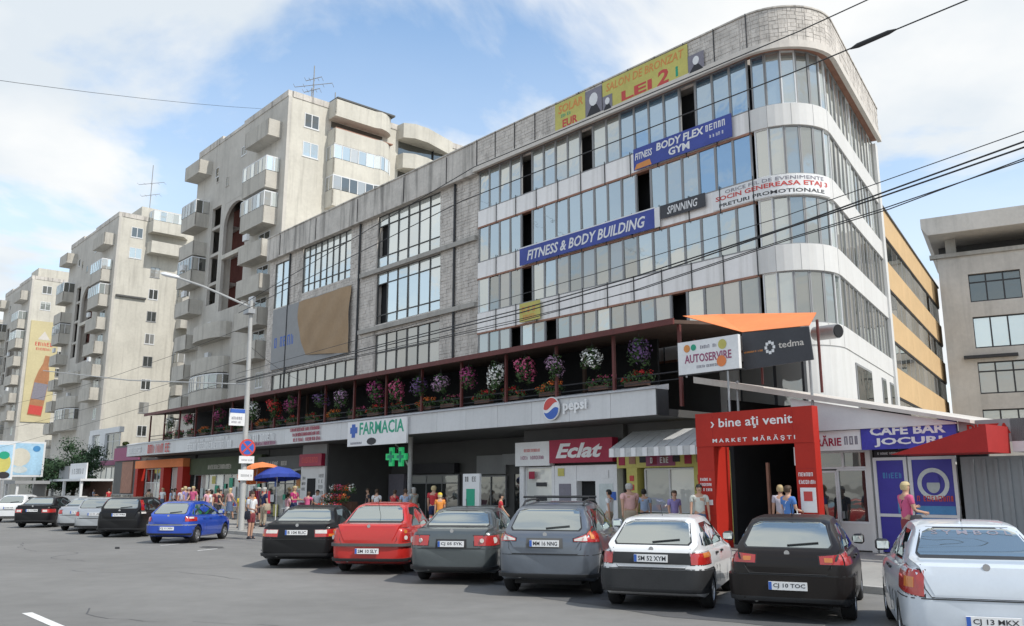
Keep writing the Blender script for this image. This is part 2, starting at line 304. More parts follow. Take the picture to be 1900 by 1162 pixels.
# spandrel panels: separate panels on the street side, continuous bands round the corner
for bi, (z0, z1) in enumerate(band_levels):
    n = 11; w = (37.5 - 19.15) / n
    for i in range(n):
        if bi == 0 and i < 3: pass
        boxinst('spandrel_panel', SB, FF, (-37.5 + w * (i + .5), 30.5, (z0 + z1) / 2), w - .02, .16, z1 - z0, M['white_panel'], .0012)
    b = MB(); band(b, tail[:], -.1, .085, z0, z1); b.build('spandrel_band', M['white_wall'], SB)
    b = MB(); band(b, [PATH[0], (PATH[1][0], PATH[1][1])], -.2, .11, z0 - .1, z0 - .003); b.build('lower_trim', M['red_brown_trim'], SB)  # thin red-brown strip along the lower edge of each band
for z0, z1 in band_levels:
    for i in range(len(tail) - 1):
        (pa, na), (pb, nb) = tail[i], tail[i + 1]; l = (pb - pa).length; k = max(1, round(l / 1.7))
        for q in range(k if i % 3 == 0 else 0): p = pa.lerp(pb, q / k) + na * .086; a = math.atan2(na.y, na.x) + math.pi / 2; MB(FRM((p.x, p.y, 0), a)).box(-.008, .008, -.004, .01, z0 + .01, z1 - .01).build('band_joint', M['grey_paint'], SB)
rodm = cmesh(('joint_rod',), lambda b: b.tube([(0, 0, -.62), (0, 0, .62)], .022, 6), M['dark_metal'])
for bi, (z0, z1) in enumerate(band_levels):
    for i in range(1, 12): inst(rodm, 'joint_rod', SB, FF @ Matrix.Translation((-37.5 + (37.5 - 19.15) / 11 * i, 30.385, (z0 + z1) / 2)))
# white lower wall on the rounded corner and the side street
b = MB(); band(b, [(PATH[0][0].lerp(PATH[1][0], .882), PATH[1][1])] + PATH[1:], -.25, .05, 4.4, 7.397); b.build('corner_wall', M['white_wall'], SB)
b = MB(); band(b, [street[0], (PATH[0][0].lerp(PATH[1][0], .88), PATH[1][1])], -.25, .05, 4.4, 7.3); b.build('terrace_back_wall', M['dark_grey'], SB)  # dark colour stands in for the shade under the terrace roof
b = MB(FR); b.box(13.6, 14.25, -.18, .3, 4.4, 20.05); b.build('end_pilaster', M['white_wall'], SB)
f = MB(FF).box(-20.3, -17.4, 30.4, 30.6, 4.9, 6.95).build('window', M['dark_metal'], SB)
for x0, x1 in ((-20.2, -18.75), (-18.6, -17.5)): MB(FF).box(x0, x1, 30.385, 30.41, 5.0, 6.85).build('pane', G_CURT, f)
b = MB(FR); b.box(4.2, 7.6, -.1, .2, 4.6, 7.0); f = b.build('window', M['grey_paint'], SB); b = MB(FR); b.box(4.32, 7.48, -.112, .1, 4.72, 6.9); b.build('pane', G_DARK, f)
for x in (10.2, 12.4):
    f = MB(FR).box(x, x + 1.0, -.1, .2, 4.2, 7.0).build('window', M['grey_paint'], SB); MB(FR).box(x + .08, x + .92, -.112, .1, 4.3, 6.9).build('pane', G_DARK, f)
def strip_window(F, x, w, z0, z1, kind, y=.0):
    """one opening of the ribbon glazing: white or grey mullion frame with its pane; an open one shows the dark room"""
    h = z1 - z0; fm = M['white_metal'] if kind == 'white' else M['grey_paint']
    def fr(b):
        t = .055
        b.box(-w / 2, -w / 2 + t, -.05, .05, -h / 2, h / 2); b.box(w / 2 - t, w / 2, -.05, .05, -h / 2, h / 2)
        b.box(-w / 2 + t, w / 2 - t, -.048, .048, -h / 2, -h / 2 + t); b.box(-w / 2 + t, w / 2 - t, -.048, .048, h / 2 - t, h / 2)
    me = cmesh(('window', round(w, 3), round(h, 3), fm.name), fr, fm)
    Mw = F @ Matrix.Translation((x, y, (z0 + z1) / 2)); o = inst(me, 'window', SB, Mw)
    if kind != 'open':
        g = {'sky': G_SKY, 'blue': G_BLUE, 'dark': G_GREY, 'curtain': G_CURT, 'white': G_SKY}[kind]
        Mp = Mw @ Matrix.Rotation(rnd.uniform(-.012, .012), 4, 'X') @ Matrix.Rotation(rnd.uniform(-.016, .016), 4, 'Z')
        inst(boxmesh(w - .1, .02, h - .1, g, 'pane'), 'pane', o, Mp)
n = 20; w = (37.4 - 19.15) / n
openw = {3: (4, 9, 16), 2: (4, 13), 1: (4,), 0: (3, 6, 15)}
for lv, (z0, z1) in enumerate(win_levels):
    for i in range(n):
        k = 'sky'
        if i in openw[lv]: k = 'open'
        elif lv == 3 and i >= 12: k = 'blue'
        elif lv == 2 and i >= 17: k = 'blue'
        elif lv == 1 and 7 <= i <= 12: k = ('dark', 'curtain')[i % 2]
        elif lv == 0: k = ('curtain', 'dark', 'sky', 'dark', 'curtain', 'dark')[(i * 5) % 6]
        elif lv == 1 and i < 4: k = ('white', 'dark', 'curtain', 'dark')[i]
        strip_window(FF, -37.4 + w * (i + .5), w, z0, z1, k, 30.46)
    m = 6
    for i in range(m):
        a = A0 + (A1 - A0) * (i + .5) / m; nn = Vector((math.cos(a), math.sin(a))); p = CEN + nn * RAD * math.cos((A1 - A0) / m / 2); F = FRM((p.x, p.y, 0), a + math.pi / 2)
        strip_window(F, 0, 2 * RAD * math.sin((A1 - A0) / m / 2) - .01, z0, z1, ('white', 'sky', 'dark', 'dark', 'dark', 'white')[i] if lv < 3 else ('blue', 'sky', 'white', 'dark', 'dark', 'white')[i], .04)
    m = 13; ws = (13.6 - TT) / m
    for i in range(m): strip_window(FR, TT + ws * (i + .5), ws, z0, z1, ('sky', 'curtain', 'dark', 'sky', 'white', 'curtain')[(i * 5 + lv) % 6] if lv > 1 else ('dark', 'curtain', 'curtain')[(i * 2 + lv) % 3], .02)
# cornice and parapet clad in stone panels, rods between them
PPATH = plan_path(0, 13.4)[0]
b = MB(); band(b, PPATH, -.1, .44, 20.1, 20.26); b.build('soffit', M['red_brown_trim'], SB)
b = MB(); band(b, PPATH, .34, .54, 19.98, 20.3); b.build('cornice_lip', M['cream_trim'], SB)
b = MB(); band(b, PPATH, .1, .42, 20.3, 21.86); b.build('parapet', M['stone'], SB)
b = MB(); band(b, PPATH, .06, .48, 21.86, 21.93); b.build('coping', M['parapet_concrete'], SB)
b = MB(FF).box(-64.5, -37.5, 30.1, 30.5, 19.95, 21.85); b.build('parapet', M['parapet_concrete'], SB)
b = MB(FF).box(-64.5, -37.5, 30.04, 30.55, 21.85, 21.93); b.build('coping', M['parapet_concrete'], SB)
def blocks(b, F, x0, x1, z0, z1, y, bw, bh, r, dep=.03):
    """rough stone facing: single blocks laid in staggered courses"""
    z = z0; k = 0
    while z < z1 - .02:
        h = min(bh * r.uniform(.85, 1.15), z1 - z); x = x0 - (bw * .5 if k % 2 else 0)
        while x < x1 - .02:
            w_ = bw * r.uniform(.7, 1.3); a, e = max(x, x0), min(x + w_, x1)
            if e - a > .05:
                q = y - r.uniform(.2, 1) * dep; g = .008
                b.add([F @ Vector(p) for p in ((a + g, q, z + g), (e - g, q, z + g), (e - g, q, z + h - g), (a + g, q, z + h - g), (a + g, y, z + g), (e - g, y, z + g), (e - g, y, z + h - g), (a + g, y, z + h - g))], [(0, 1, 2, 3), (4, 5, 1, 0), (5, 6, 2, 1), (6, 7, 3, 2), (7, 4, 0, 3)])
            x += w_
        z += h; k += 1
r_ = random.Random(5); b = MB(); blocks(b, FF, -37.4, -19.2, 20.34, 21.84, 30.077, .5, .19, r_, .022)
for i in range(1, len(PPATH) - 1):
    (pa, na), (pb, nb) = PPATH[i], PPATH[i + 1]; pa = pa + na * .425; pb = pb + nb * .425; dd = pb - pa
    if dd.length > .05: blocks(b, FRM((pa.x, pa.y, 0), math.atan2(dd.y, dd.x)), 0, dd.length, 20.34, 21.84, -.002, min(.45, dd.length), .19, r_, .022)
tag(b.build('parapet_stone_facing', M['stone_block'], SB), kind='stuff')
rodl = cmesh(('parapet_rod',), lambda b: b.tube([(0, 0, -.83), (0, 0, .83)], .025, 6), M['dark_metal'])
for i in range(12): inst(rodl, 'parapet_rod', SB, FF @ Matrix.Translation((-37.2 + i * 1.67, 30.03, 21.1)))
for s in (62.2, 56.4, 50.5, 44.8, 40.2): inst(rodl, 'parapet_rod', SB, FF @ Matrix.Translation((-s, 30.07, 20.9)))
# left masonry part: piers and lintels around openings
ops = [(58.95, 51.85, 16.4, 19.95), (48.4, 41.3, 16.35, 19.95), (48.35, 41.2, 12.45, 15.95), (63.6, 61.2, 15.9, 19.6), (48.3, 41.2, 8.2, 11.75), (63.3, 50.8, 8.2, 10.5)]
xs = sorted({-64.5, -37.5} | {-a for o in ops for a in o[:2]}); zs = sorted({4.4, 19.95} | {a for o in ops for a in o[2:]}); b = MB(FF); fb = MB(); r_ = random.Random(9)
for i in range(len(xs) - 1):
    j = 0
    while j < len(zs) - 1:
        cxm = (xs[i] + xs[i + 1]) / 2
        solid = lambda q: not any(-o[0] < cxm < -o[1] and o[2] < (zs[q] + zs[q + 1]) / 2 < o[3] for o in ops)
        if solid(j):
            k = j
            while k + 1 < len(zs) - 1 and solid(k + 1): k += 1
            b.box(xs[i], xs[i + 1], 30.5, 30.9, zs[j], zs[k + 1])
            z0 = max(zs[j], 7.6)
            if z0 < zs[k + 1]: blocks(fb, FF, xs[i], xs[i + 1], z0, zs[k + 1], 30.497, .55, .2, r_, .035)
            j = k + 1
        else: j += 1
b.build('masonry_wall', M['stone'], SB); tag(fb.build('stone_facing', M['stone_block'], SB), kind='stuff')
b = MB(FF).box(-64.5, -37.5, 30.95, 31.05, 4.4, 20); b.build('room_wall', M['interior_shade'], SB)
b = MB(FF).box(-64.5, -64.2, 30.91, 44, 4.4, 21.9); b.build('end_wall', M['stone'], SB); MB(FF).box(-64.2, -21.4, 43.7, 44, 0, 20.19).build('rear_wall', M['stone'], SB)
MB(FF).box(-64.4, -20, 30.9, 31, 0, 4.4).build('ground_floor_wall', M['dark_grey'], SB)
for s in (60.9, 50.5, 39.7): MB(FF).tube([(-s, 30.38, 8), (-s, 30.38, 20)], .075, 8).build('downpipe', M['dark_metal'], SB)
for z in (12.15, 16.1): MB(FF).box(-50.2, -37.6, 30.25, 30.5, z - .14, z + .14).build('ledge', M['concrete'], SB)
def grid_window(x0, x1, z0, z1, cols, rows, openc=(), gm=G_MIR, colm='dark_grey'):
    b = MB(FF); y = 30.62; ws = (x1 - x0) / cols; zz = [z0 + (z1 - z0) * q for q in rows]
    for i in range(cols + 1): q_ = .05 if i % 3 == 0 else .026; b.box(x0 + ws * i - q_, x0 + ws * i + q_, y - .07, y + .05, z0, z1)
    for z in zz: b.box(x0, x1, y - .065, y + .045, z - .028, z + .028)
    f = b.build('window', M[colm], SB)
    for i in range(cols):
        for j in range(len(zz) - 1):
            if (i, j) in openc: continue
            Mw = FF @ Matrix.Translation((x0 + ws * (i + .5), y, (zz[j] + zz[j + 1]) / 2)) @ Matrix.Rotation(rnd.uniform(-.01, .01), 4, 'X') @ Matrix.Rotation(rnd.uniform(-.014, .014), 4, 'Z')
            inst(boxmesh(ws - .08, .02, zz[j + 1] - zz[j] - .07, gm, 'pane'), 'pane', f, Mw)
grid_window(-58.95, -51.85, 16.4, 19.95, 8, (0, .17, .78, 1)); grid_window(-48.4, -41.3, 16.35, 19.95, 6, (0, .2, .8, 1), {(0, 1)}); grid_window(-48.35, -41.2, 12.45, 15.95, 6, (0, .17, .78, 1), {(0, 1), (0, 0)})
grid_window(-63.6, -61.2, 15.9, 19.6, 2, (0, .5, 1)); grid_window(-48.3, -41.2, 8.2, 11.75, 6, (0, .3, .66, 1), (), G_CURT); grid_window(-63.3, -50.8, 8.2, 10.5, 9, (0, .5, 1), (), G_CURT)
# ---------------------------------------------------------------- orange annex on the side street
AN = thing('orange_annex', 'orange banded office wing with ribbon windows behind the white corner', 'building', FR @ Vector((26, 4, 0)), rad(57.4))
b = MB(FR).box(14.26, 38.5, .36, 14, 0, 17.0); b.build('wall', M['dark_grey'], AN)
for z0, z1 in ((15.35, 16.9), (12.4, 13.9), (9.55, 11.05), (6.55, 8.1), (3.6, 5.1)):
    for i in range(3): boxinst('orange_band', AN, FR, (14.27 + 24.2 / 3 * (i + .5), .17, (z0 + z1) / 2), 24.2 / 3 - .03, .34, z1 - z0, M['orange_wall'])
    MB(FR).box(14.28, 38.4, .02, .3, z0 - .1, z0 - .004).build('drip_trim', M['dark_metal'], AN)
MB(FR).box(14.28, 38.6, -.08, .7, 16.904, 17.0).build('roof_edge', M['dark_grey'], AN)
for z0, z1 in ((5.1, 6.55), (8.1, 9.55), (11.05, 12.4), (13.9, 15.35)):
    for i in range(14):
        Mw = FR @ Matrix.Translation((14.3 + 24.1 / 14 * (i + .5), .12, (z0 + z1) / 2))
        o = inst(boxmesh(24.1 / 14 - .02, .06, z1 - z0, M['grey_paint'], 'window'), 'window', AN, Mw)
        inst(boxmesh(24.1 / 14 - .18, .02, z1 - z0 - .16, G_SKY if (i * 7 + int(z0)) % 3 else G_CURT, 'pane'), 'pane', o, Mw @ Matrix.Translation((0, -.032, 0)) @ Matrix.Rotation(rnd.uniform(-.015, .015), 4, 'Z'))
# ---------------------------------------------------------------- grey concrete building at the right edge
FG = FRM((32.6, 62.0, 0), rad(-30))
GB = thing('grey_office_building', 'bare grey concrete building with a flat overhanging roof at the right edge', 'building', FG @ Vector((10, 5, 0)), rad(-30))
ops = []; 
for z0, z1 in ((15.1, 17.2), (11.7, 14.0), (8.4, 10.7), (5.1, 7.3)):
    for i in range(5): ops.append((1.0 + i * 4.6, 4.3 + i * 4.6, z0, z1))
b = MB(FG); xs = sorted({-.9, 24} | {o[0] for o in ops} | {o[1] for o in ops}); zs = sorted({0, 18.6} | {o[2] for o in ops} | {o[3] for o in ops})
for i in range(len(xs) - 1):
    for j in range(len(zs) - 1):
        if not any(o[0] < (xs[i] + xs[i + 1]) / 2 < o[1] and o[2] < (zs[j] + zs[j + 1]) / 2 < o[3] for o in ops): b.box(xs[i], xs[i + 1], 0, .35, zs[j], zs[j + 1])
b.build('wall', M['concrete_light'], GB); MB(FG).box(-.9, 24, .9, 14, 0, 18.5).build('core_wall', M['dark_grey'], GB); MB(FG).box(-.9, -.5, .35, 14, 0, 18.6).build('side_wall', M['concrete_light'], GB)
for k, (x0, x1, z0, z1) in enumerate(ops):
    b = MB(FG); y = .2
    for q in range(4): x = x0 + (x1 - x0) * q / 3; b.box(x - .05, x + .05, y - .05, y + .05, z0, z1)
    for z in (z0 + .05, z1 - .05) + (((z0 * .3 + z1 * .7),) if k // 5 in (0, 2) else ()): b.box(x0, x1, y - .045, y + .045, z - .05, z + .05)
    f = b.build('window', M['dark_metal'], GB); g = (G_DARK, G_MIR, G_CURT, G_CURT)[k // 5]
    for q in range(3): inst(boxmesh((x1 - x0) / 3 - .09, .02, z1 - z0 - .1, g, 'pane'), 'pane', f, FG @ Matrix.Translation((x0 + (x1 - x0) * (q + .5) / 3, y, (z0 + z1) / 2)) @ Matrix.Rotation(rnd.uniform(-.02, .02), 4, 'Z'))
MB(FG).prismy([(-1.7, 20.7), (-1.3, 20.1), (25, 20.1), (25, 21.4), (-1.7, 21.4)], -1.6, 14).build('roof', M['concrete_light'], GB)
for x in (-.3, 8, 16): MB(FG).box(x, x + .7, .3, 1.0, 18.6, 20.1).build('column', M['concrete'], GB)
MB(FG).box(-.9, 24, 2.8, 3.1, 18.5, 20.1).build('attic_wall', M['dark_grey'], GB); MB(FG).box(-1.4, 24.2, -.2, .3, 18.61, 18.9).build('ledge', M['concrete'], GB)
MB(FG).box(.2, 3.6, -.5, 0, 10.95, 11.15).build('window_hood', M['dark_metal'], GB)
# ---------------------------------------------------------------- terrace over the shops
TE = thing('terrace', 'covered restaurant terrace with grey metal fascia and dark red roof above the shops', 'terrace', P(44, 26), rad(-48.6))
n = 26; w = (71 - 18.3) / n
for i in range(n):
    F2 = FF @ Matrix.Translation((-71 + w * (i + .5), 22.5, 4.72))
    inst(cmesh(('fascia_panel',), lambda b: b.prismy([(-w / 2 + .006, -.5), (w / 2 - .006, -.5), (w / 2 - .006, .36), (-w / 2 + .006, .36)], -.0, .08), M['alu_panel']), 'fascia_panel', TE, F2 @ Matrix.Rotation(rnd.uniform(-.004, .004), 4, 'X'))
MB(FF).hexa([(-71, 22.42, 5.085), (-18.3, 22.42, 5.085), (-18.3, 23.2, 5.1), (-71, 23.2, 5.1), (-71, 22.5, 5.16), (-18.3, 22.5, 5.16), (-18.3, 23.2, 5.3), (-71, 23.2, 5.3)]).build('fascia_cap', M['alu_panel'], TE)
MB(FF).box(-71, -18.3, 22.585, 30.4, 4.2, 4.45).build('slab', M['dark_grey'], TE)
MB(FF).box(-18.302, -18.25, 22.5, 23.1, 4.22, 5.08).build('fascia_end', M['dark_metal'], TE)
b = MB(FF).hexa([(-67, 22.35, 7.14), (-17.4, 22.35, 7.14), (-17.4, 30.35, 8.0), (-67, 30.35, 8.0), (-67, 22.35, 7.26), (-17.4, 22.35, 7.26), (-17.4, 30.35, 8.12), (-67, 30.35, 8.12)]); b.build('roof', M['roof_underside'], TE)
MB(FF).box(-67.1, -17.3, 22.27, 22.345, 7.1, 7.3).build('roof_edge', M['dark_red_steel'], TE)
pm = cmesh(('post',), lambda b: b.box(-.05, .05, -.05, .05, 0, 2.7), M['dark_red_steel'])
for i in range(18): inst(pm, 'post', TE, FF @ Matrix.Translation((-66.9 + i * 2.91, 22.75, 4.45)))
for z in (5.62,):
    b = MB(FF); b.tube([(-67, 22.85, z), (-17.5, 22.85, z)], .025, 6); b.tube([(-67, 22.85, z - .25), (-17.5, 22.85, z - .25)], .018, 6); b.build('handrail', M['dark_metal'], TE)
b = MB(FF).box(-67, -21.0, 26.0, 26.1, 4.45, 7.5); b.build('shade_screen', M['interior_shade'], TE)  # near-black sheet added for the deep shade inside the terrace
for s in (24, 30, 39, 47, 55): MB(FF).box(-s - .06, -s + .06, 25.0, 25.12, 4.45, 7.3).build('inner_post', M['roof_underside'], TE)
# ---------------------------------------------------------------- apartment towers
def balcony(parent, F, pl, z0, h, m, glaze=None, roof=False):
    """pl: outline from wall to wall (x, y<0 outwards) in frame F; slab, parapet wall and, where glazed in, panes"""
    b = MB(F); b.prism(pl, z0, z0 + .16); n = len(pl); b2 = b
    for i in range(n - 1):
        (xa, ya), (xb, yb) = pl[i], pl[i + 1]; dx, dy = xb - xa, yb - ya; l = math.hypot(dx, dy)
        if l < .02: continue
        nx, ny = -dy / l * .1, dx / l * .1
        b.prism([(xa, ya), (xb, yb), (xb + nx, yb + ny), (xa + nx, ya + ny)][::1], z0 + .163, z0 + h)
    o = b.build('balcony', m, parent)
    if glaze:
        b = MB(F); zt = z0 + h + 1.25; gl = []
        for i in range(n - 1):
            (xa, ya), (xb, yb) = pl[i], pl[i + 1]; l = math.hypot(xb - xa, yb - ya); k = max(1, round(l / .75))
            if l < .2: continue
            for q in range(k):
                t0, t1 = q / k, (q + 1) / k; p0 = (xa + (xb - xa) * t0, ya + (yb - ya) * t0); p1 = (xa + (xb - xa) * t1, ya + (yb - ya) * t1)
                b.box(p0[0] - .035, p0[0] + .035, p0[1] - .035, p0[1] + .035, z0 + h, zt); gl.append((p0, p1))
        b.prism(pl, zt, zt + .1); f = b.build('balcony_glazing', M['white_metal'], parent)
        for p0, p1 in gl:
            c = ((p0[0] + p1[0]) / 2, (p0[1] + p1[1]) / 2 + .01, z0 + h + .64); a = math.atan2(p1[1] - p0[1], p1[0] - p0[0]); l = math.hypot(p1[0] - p0[0], p1[1] - p0[1])
            inst(boxmesh(round(l, 1) - .08, .02, 1.2, rnd.choice(glaze), 'pane'), 'pane', f, F @ Matrix.Translation(c) @ Matrix.Rotation(a + rnd.uniform(-.03, .03), 4, 'Z'))
    return o
def tower_window(parent, F, x, z, w, h, g=None, fm=None, leaves=2):
    """window set in the wall: reveal, frame with leaves and panes"""
    b = MB(F); b.box(x - w / 2 - .06, x + w / 2 + .06, -.05, .02, z - .07, z - .01); t = .06
    b.box(x - w / 2, x - w / 2 + t, -.03, .05, z, z + h); b.box(x + w / 2 - t, x + w / 2, -.03, .05, z, z + h); b.box(x - w / 2 + t, x + w / 2 - t, -.028, .05, z, z + t); b.box(x - w / 2 + t, x + w / 2 - t, -.028, .05, z + h - t, z + h)
    for i in range(1, leaves): b.box(x - w / 2 + w * i / leaves - .04, x - w / 2 + w * i / leaves + .04, -.026, .05, z + t, z + h - t)
    f = b.build('window', fm or M['white_metal'], parent)
    for i in range(leaves): inst(boxmesh(w / leaves - .1, .02, h - .12, g or rnd.choice((G_DARK, G_DARK, G_CURT)), 'pane'), 'pane', f, F @ Matrix.Translation((x - w / 2 + w * (i + .5) / leaves, .0, z + h / 2)))
def rbox(x0, x1, dep, r=0): # rounded outline from wall to wall
    if not r: return [(x0, 0), (x0, -dep), (x1, -dep), (x1, 0)]
    pl = [(x0, 0)]; n = 7; c = (x0 + x1) / 2; w = (x1 - x0) / 2
    for i in range(n + 1): a = math.pi - math.pi * i / n; pl.append((c + w * math.cos(a), -dep * (.35 + .65 * math.sin(a))))
    return pl + [(x1, 0)]
def tower(s0, s1, dep, h, label, d0=31.5):
    T = thing('apartment_tower', label, 'apartment block', P((s0 + s1) / 2, d0 + dep / 2), rad(-48.6), 'concrete apartment towers along the street')
    return T, FF @ Matrix.Translation((-s1, d0, 0)), FF @ Matrix.Translation((-s0, d0, 0)) @ Matrix.Rotation(rad(90), 4, 'Z')
FL = 2.86
def wall_with(parent, F, w, h, ops, m, name='wall', th=.3, z0=0.):
    xs = sorted({0, w} | {o[0] for o in ops} | {o[1] for o in ops}); zs = sorted({z0, h} | {o[2] for o in ops} | {o[3] for o in ops}); b = MB(F)
    for i in range(len(xs) - 1):
        j = 0
        while j < len(zs) - 1:
            so = lambda q: not any(o[0] < (xs[i] + xs[i + 1]) / 2 < o[1] and o[2] < (zs[q] + zs[q + 1]) / 2 < o[3] for o in ops)
            if so(j):
                k = j
                while k + 1 < len(zs) - 1 and so(k + 1): k += 1
                b.box(xs[i], xs[i + 1], 0, th, zs[j], zs[k + 1]); j = k + 1
            else: j += 1
    return b.build(name, m, parent)
def make_tower(s0, s1, h, label, seed, detail=2, low=0.):
    r = random.Random(seed); T, F, G = tower(s0, s1, 20, h, label); w = s1 - s0; X = lambda s: s1 - s   # F: street face, x to the right; G: right end face, x = depth
    a0, a1 = w * .38, w * .63        # arched recess (x measured from the left edge)
    wall_with(T, F, w, h, [(a0, a1, 17.9, 28.4), (a0 - 3.0, a0 - .9, 18.9, 28.6)], M['tower_grey'])
    MB(G).box(.302, 20, 0, .3, 0, h).build('end_wall', M['tower_light'], T)
    MB(F).box(.02, w - .32, 19.7, 20, 0, h).build('rear_wall', M['tower_grey'], T); MB(F).box(0, .3, .302, 19.7, 0, h).build('far_end_wall', M['tower_grey'], T); MB(F).box(.3, w - .3, .302, 19.7, h - .6, h - .3).build('roof', M['parapet_concrete'], T)
    # arch head, recess with red brick back, beams and columns
    c, rr = (a0 + a1) / 2, (a1 - a0) / 2; pl = [(a0 + .001, 28.39), (a0 + .001, 26.2)] + [(c - (rr - .002) * math.cos(math.pi * i / 10), 26.2 + 1.9 * math.sin(math.pi * i / 10)) for i in range(11)] + [(a1 - .001, 28.39)]
    MB(F).prismy(pl[::-1], .01, .29).build('arch_head', M['tower_grey'], T)
    MB(F).box(a0 - 3.1, a1 + .1, 1.9, 2.0, 17.5, 28.6).build('recess_back', M['brick_red'], T); MB(F).box(a0 - 3.1, a1 + .1, .302, 1.9, 17.6, 17.85).build('recess_floor', M['tower_grey'], T)
    MB(F).box(a0 - .9, a0 - .2, .302, 1.0, 17.9, 28.4).build('column', M['tower_light'], T)
    for z in (20.8, 23.7, 26.4):
        MB(F).box(a0 - 3.0, a0 - .9, .1, 1.9, z, z + .3).build('landing', M['tower_grey'], T)
    MB(F).box(a0, a1, -.05, .3, 22.9, 23.3).build('beam', M['tower_light'], T)
    for z in (18.2, 21.0, 24.0): tower_window(T, F @ Matrix.Translation((0, 1.88, 0)), c - .6, z, 1.2, 1.7, G_DARK)
    # roof steps and parapet
    for x0, x1, dz in ((0, w * .3, .35), (w * .3, w * .55, -.0), (w * .55, w, .25)): MB(F).box(x0, x1, -.06, .36, h - .001, h + .3 + dz).build('roof_parapet', M['parapet_concrete'], T)
    MB(G).box(.4, 20, -.06, .3, h, h + .55).build('roof_parapet', M['parapet_concrete'], T)
    # street-side balconies: a row of square ones at the right end, rounded ones at the left
    rows = [31.6, 26.9, 23.75, 20.85, 17.85, 15.0, 12.2]
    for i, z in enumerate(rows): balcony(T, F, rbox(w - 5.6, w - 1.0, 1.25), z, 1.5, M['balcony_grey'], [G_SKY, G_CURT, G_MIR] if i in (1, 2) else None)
    for i, z in enumerate((32.4, 26.9, 24.0, 21.1, 18.2)): balcony(T, F, rbox(.0, 3.6, 1.35), z, 1.4, M['balcony_grey'], [G_CURT, G_DARK] if i in (1, 3) else None)
    for z in (15.05, 11.9, 9.0): balcony(T, F, rbox(w * .2, w * .55, 1.5, 1), z, 1.45, M['balcony_grey'], [G_DARK, G_CURT] if z == 9.0 else None)
    for z in (14.8, 11.9, 8.9): balcony(T, F, rbox(.1, 3.2, 1.2), z, 1.4, M['balcony_grey'], None)
    for x, z, ww, hh in ((w - 8.6, 32.3, 1.1, .9), (w - 12, 30.2, .6, .9), (w - 14.4, 31.2, .6, 1.0), (w - 6.9, 29.6, .6, 1.1), (5.0, 31.8, .8, 1.0), (w - 2.6, 12.9, 1.3, 1.3), (w - 2.6, 10.0, 1.3, 1.3), (5.4, 16.0, .9, 1.2), (5.4, 13.1, .9, 1.2)): tower_window(T, F, x, z, ww, hh, G_DARK, M['tower_grey'] if ww < .7 else None, 1 if ww < 1 else 2)
    for z in rows[3:]: tower_window(T, F, w - 3.2, z + 1.6, 2.2, 1.1, G_DARK)
    for i in range(1, 10): tower_window(T, G, 4.9, 5.2 + FL * i - 2.9, 1.15, 1.3, (G_DARK, G_DARK, G_CURT)[(i + seed) % 3], M['grey_paint'] if (i + seed) % 2 else M['white_metal'])
    for k, (x, z) in enumerate(((w - 4.0, 22.6), (w - 2.0, 16.8), (1.2, 22.7), (2.2, 19.9), (w * .3, 13.6))): MB(F).box(x, x + .8, -1.62 if x > w - 5 or x < 3.5 else -.35, -1.36 if x > w - 5 or x < 3.5 else -.02, z, z + .55).build('air_conditioner', M['white_metal'], T)
    tower_window(T, G, 2.3, 32.8, 1.4, 1.3, G_DARK); tower_window(T, G, 2.3, 30.1, 1.5, 1.35, G_SKY)
    return T, F, G
T1, F1, G1 = make_tower(65.0, 84.6, 35.2, 'tall cream and grey apartment tower just behind the stone shopping building', 1)
def bay(x0, x1, dep, rnd_end=True):
    pl = [(x0, 0), (x0, -dep), (x1 - 2.2, -dep)]
    for i in range(1, 7): a = math.pi / 2 * i / 6; pl.append((x1 - 2.2 + 2.2 * math.sin(a), -dep - .25 + (dep + .1) * (1 - math.cos(a)) * .95))
    return pl + [(x1, 0)]
for T, G, gz in ((T1, G1, 1),):
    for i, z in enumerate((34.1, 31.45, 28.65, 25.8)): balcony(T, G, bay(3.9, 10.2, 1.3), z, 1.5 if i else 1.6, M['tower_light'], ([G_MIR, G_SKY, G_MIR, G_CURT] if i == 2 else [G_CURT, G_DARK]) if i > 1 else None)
    MB(G).box(4.2, 9.6, -.02, .25, 33.05, 34.05).build('balcony_door', G_DARK, T)
    MB(G).box(4.0, 10.0, -1.25, .0, 32.98, 33.06).build('balcony_awning', M['red_brown_trim'], T)
    for i, z in enumerate((34.2, 31.2, 28.3)): balcony(T, G, [(11.2, 0), (11.3, -1.0), (12.3, -1.5), (13.8, -1.5), (17.6, -.35), (17.6, 0)], z, 1.45, M['tower_light'], None); MB(G).box(11.4, 17, -.02, .25, z - 1.4, z - .05).build('balcony_door', G_DARK, T)
    MB(G).tube([(15.4, -.12, 20), (15.4, -.12, 35)], .06, 6).build('downpipe', M['dark_metal'], T)
    MB(G).box(4.0, 10.1, -1.35, .2, 35.75, 35.9).build('bay_roof', M['dark_grey'], T)
T2, F2, G2 = make_tower(110, 131, 35.2, 'grey apartment tower with stepped roof, second from the right in the row', 2)
for i, z in enumerate((33.6, 30.9)): balcony(T2, G2, [(3.6, 0), (3.7, -1.5), (7.6, -1.5), (8.6, -.3), (8.6, 0)], z, 1.5, M['tower_light'], [G_MIR, G_SKY] if i == 0 else None)
for i in range(9): balcony(T2, G2, [(8.0, 0), (8.1, -1.4), (12, -1.6), (15, -1.4), (15.1, 0)], 4.6 + FL * i, 1.3, M['balcony_grey'], [G_DARK, G_CURT] if i % 3 == 1 else None)
MB(G2).box(.4, 4.0, -.3, 0, 25.0, 25.2).build('canopy_strip', M['dark_grey'], T2); MB(G2).box(3, 11, 1.2, 6, 35.2, 37.4).build('roof_room', M['tower_light'], T2)
T3, F3, G3 = make_tower(153, 172, 35.0, 'distant grey apartment tower carrying the tall yellow bottle banner', 3)
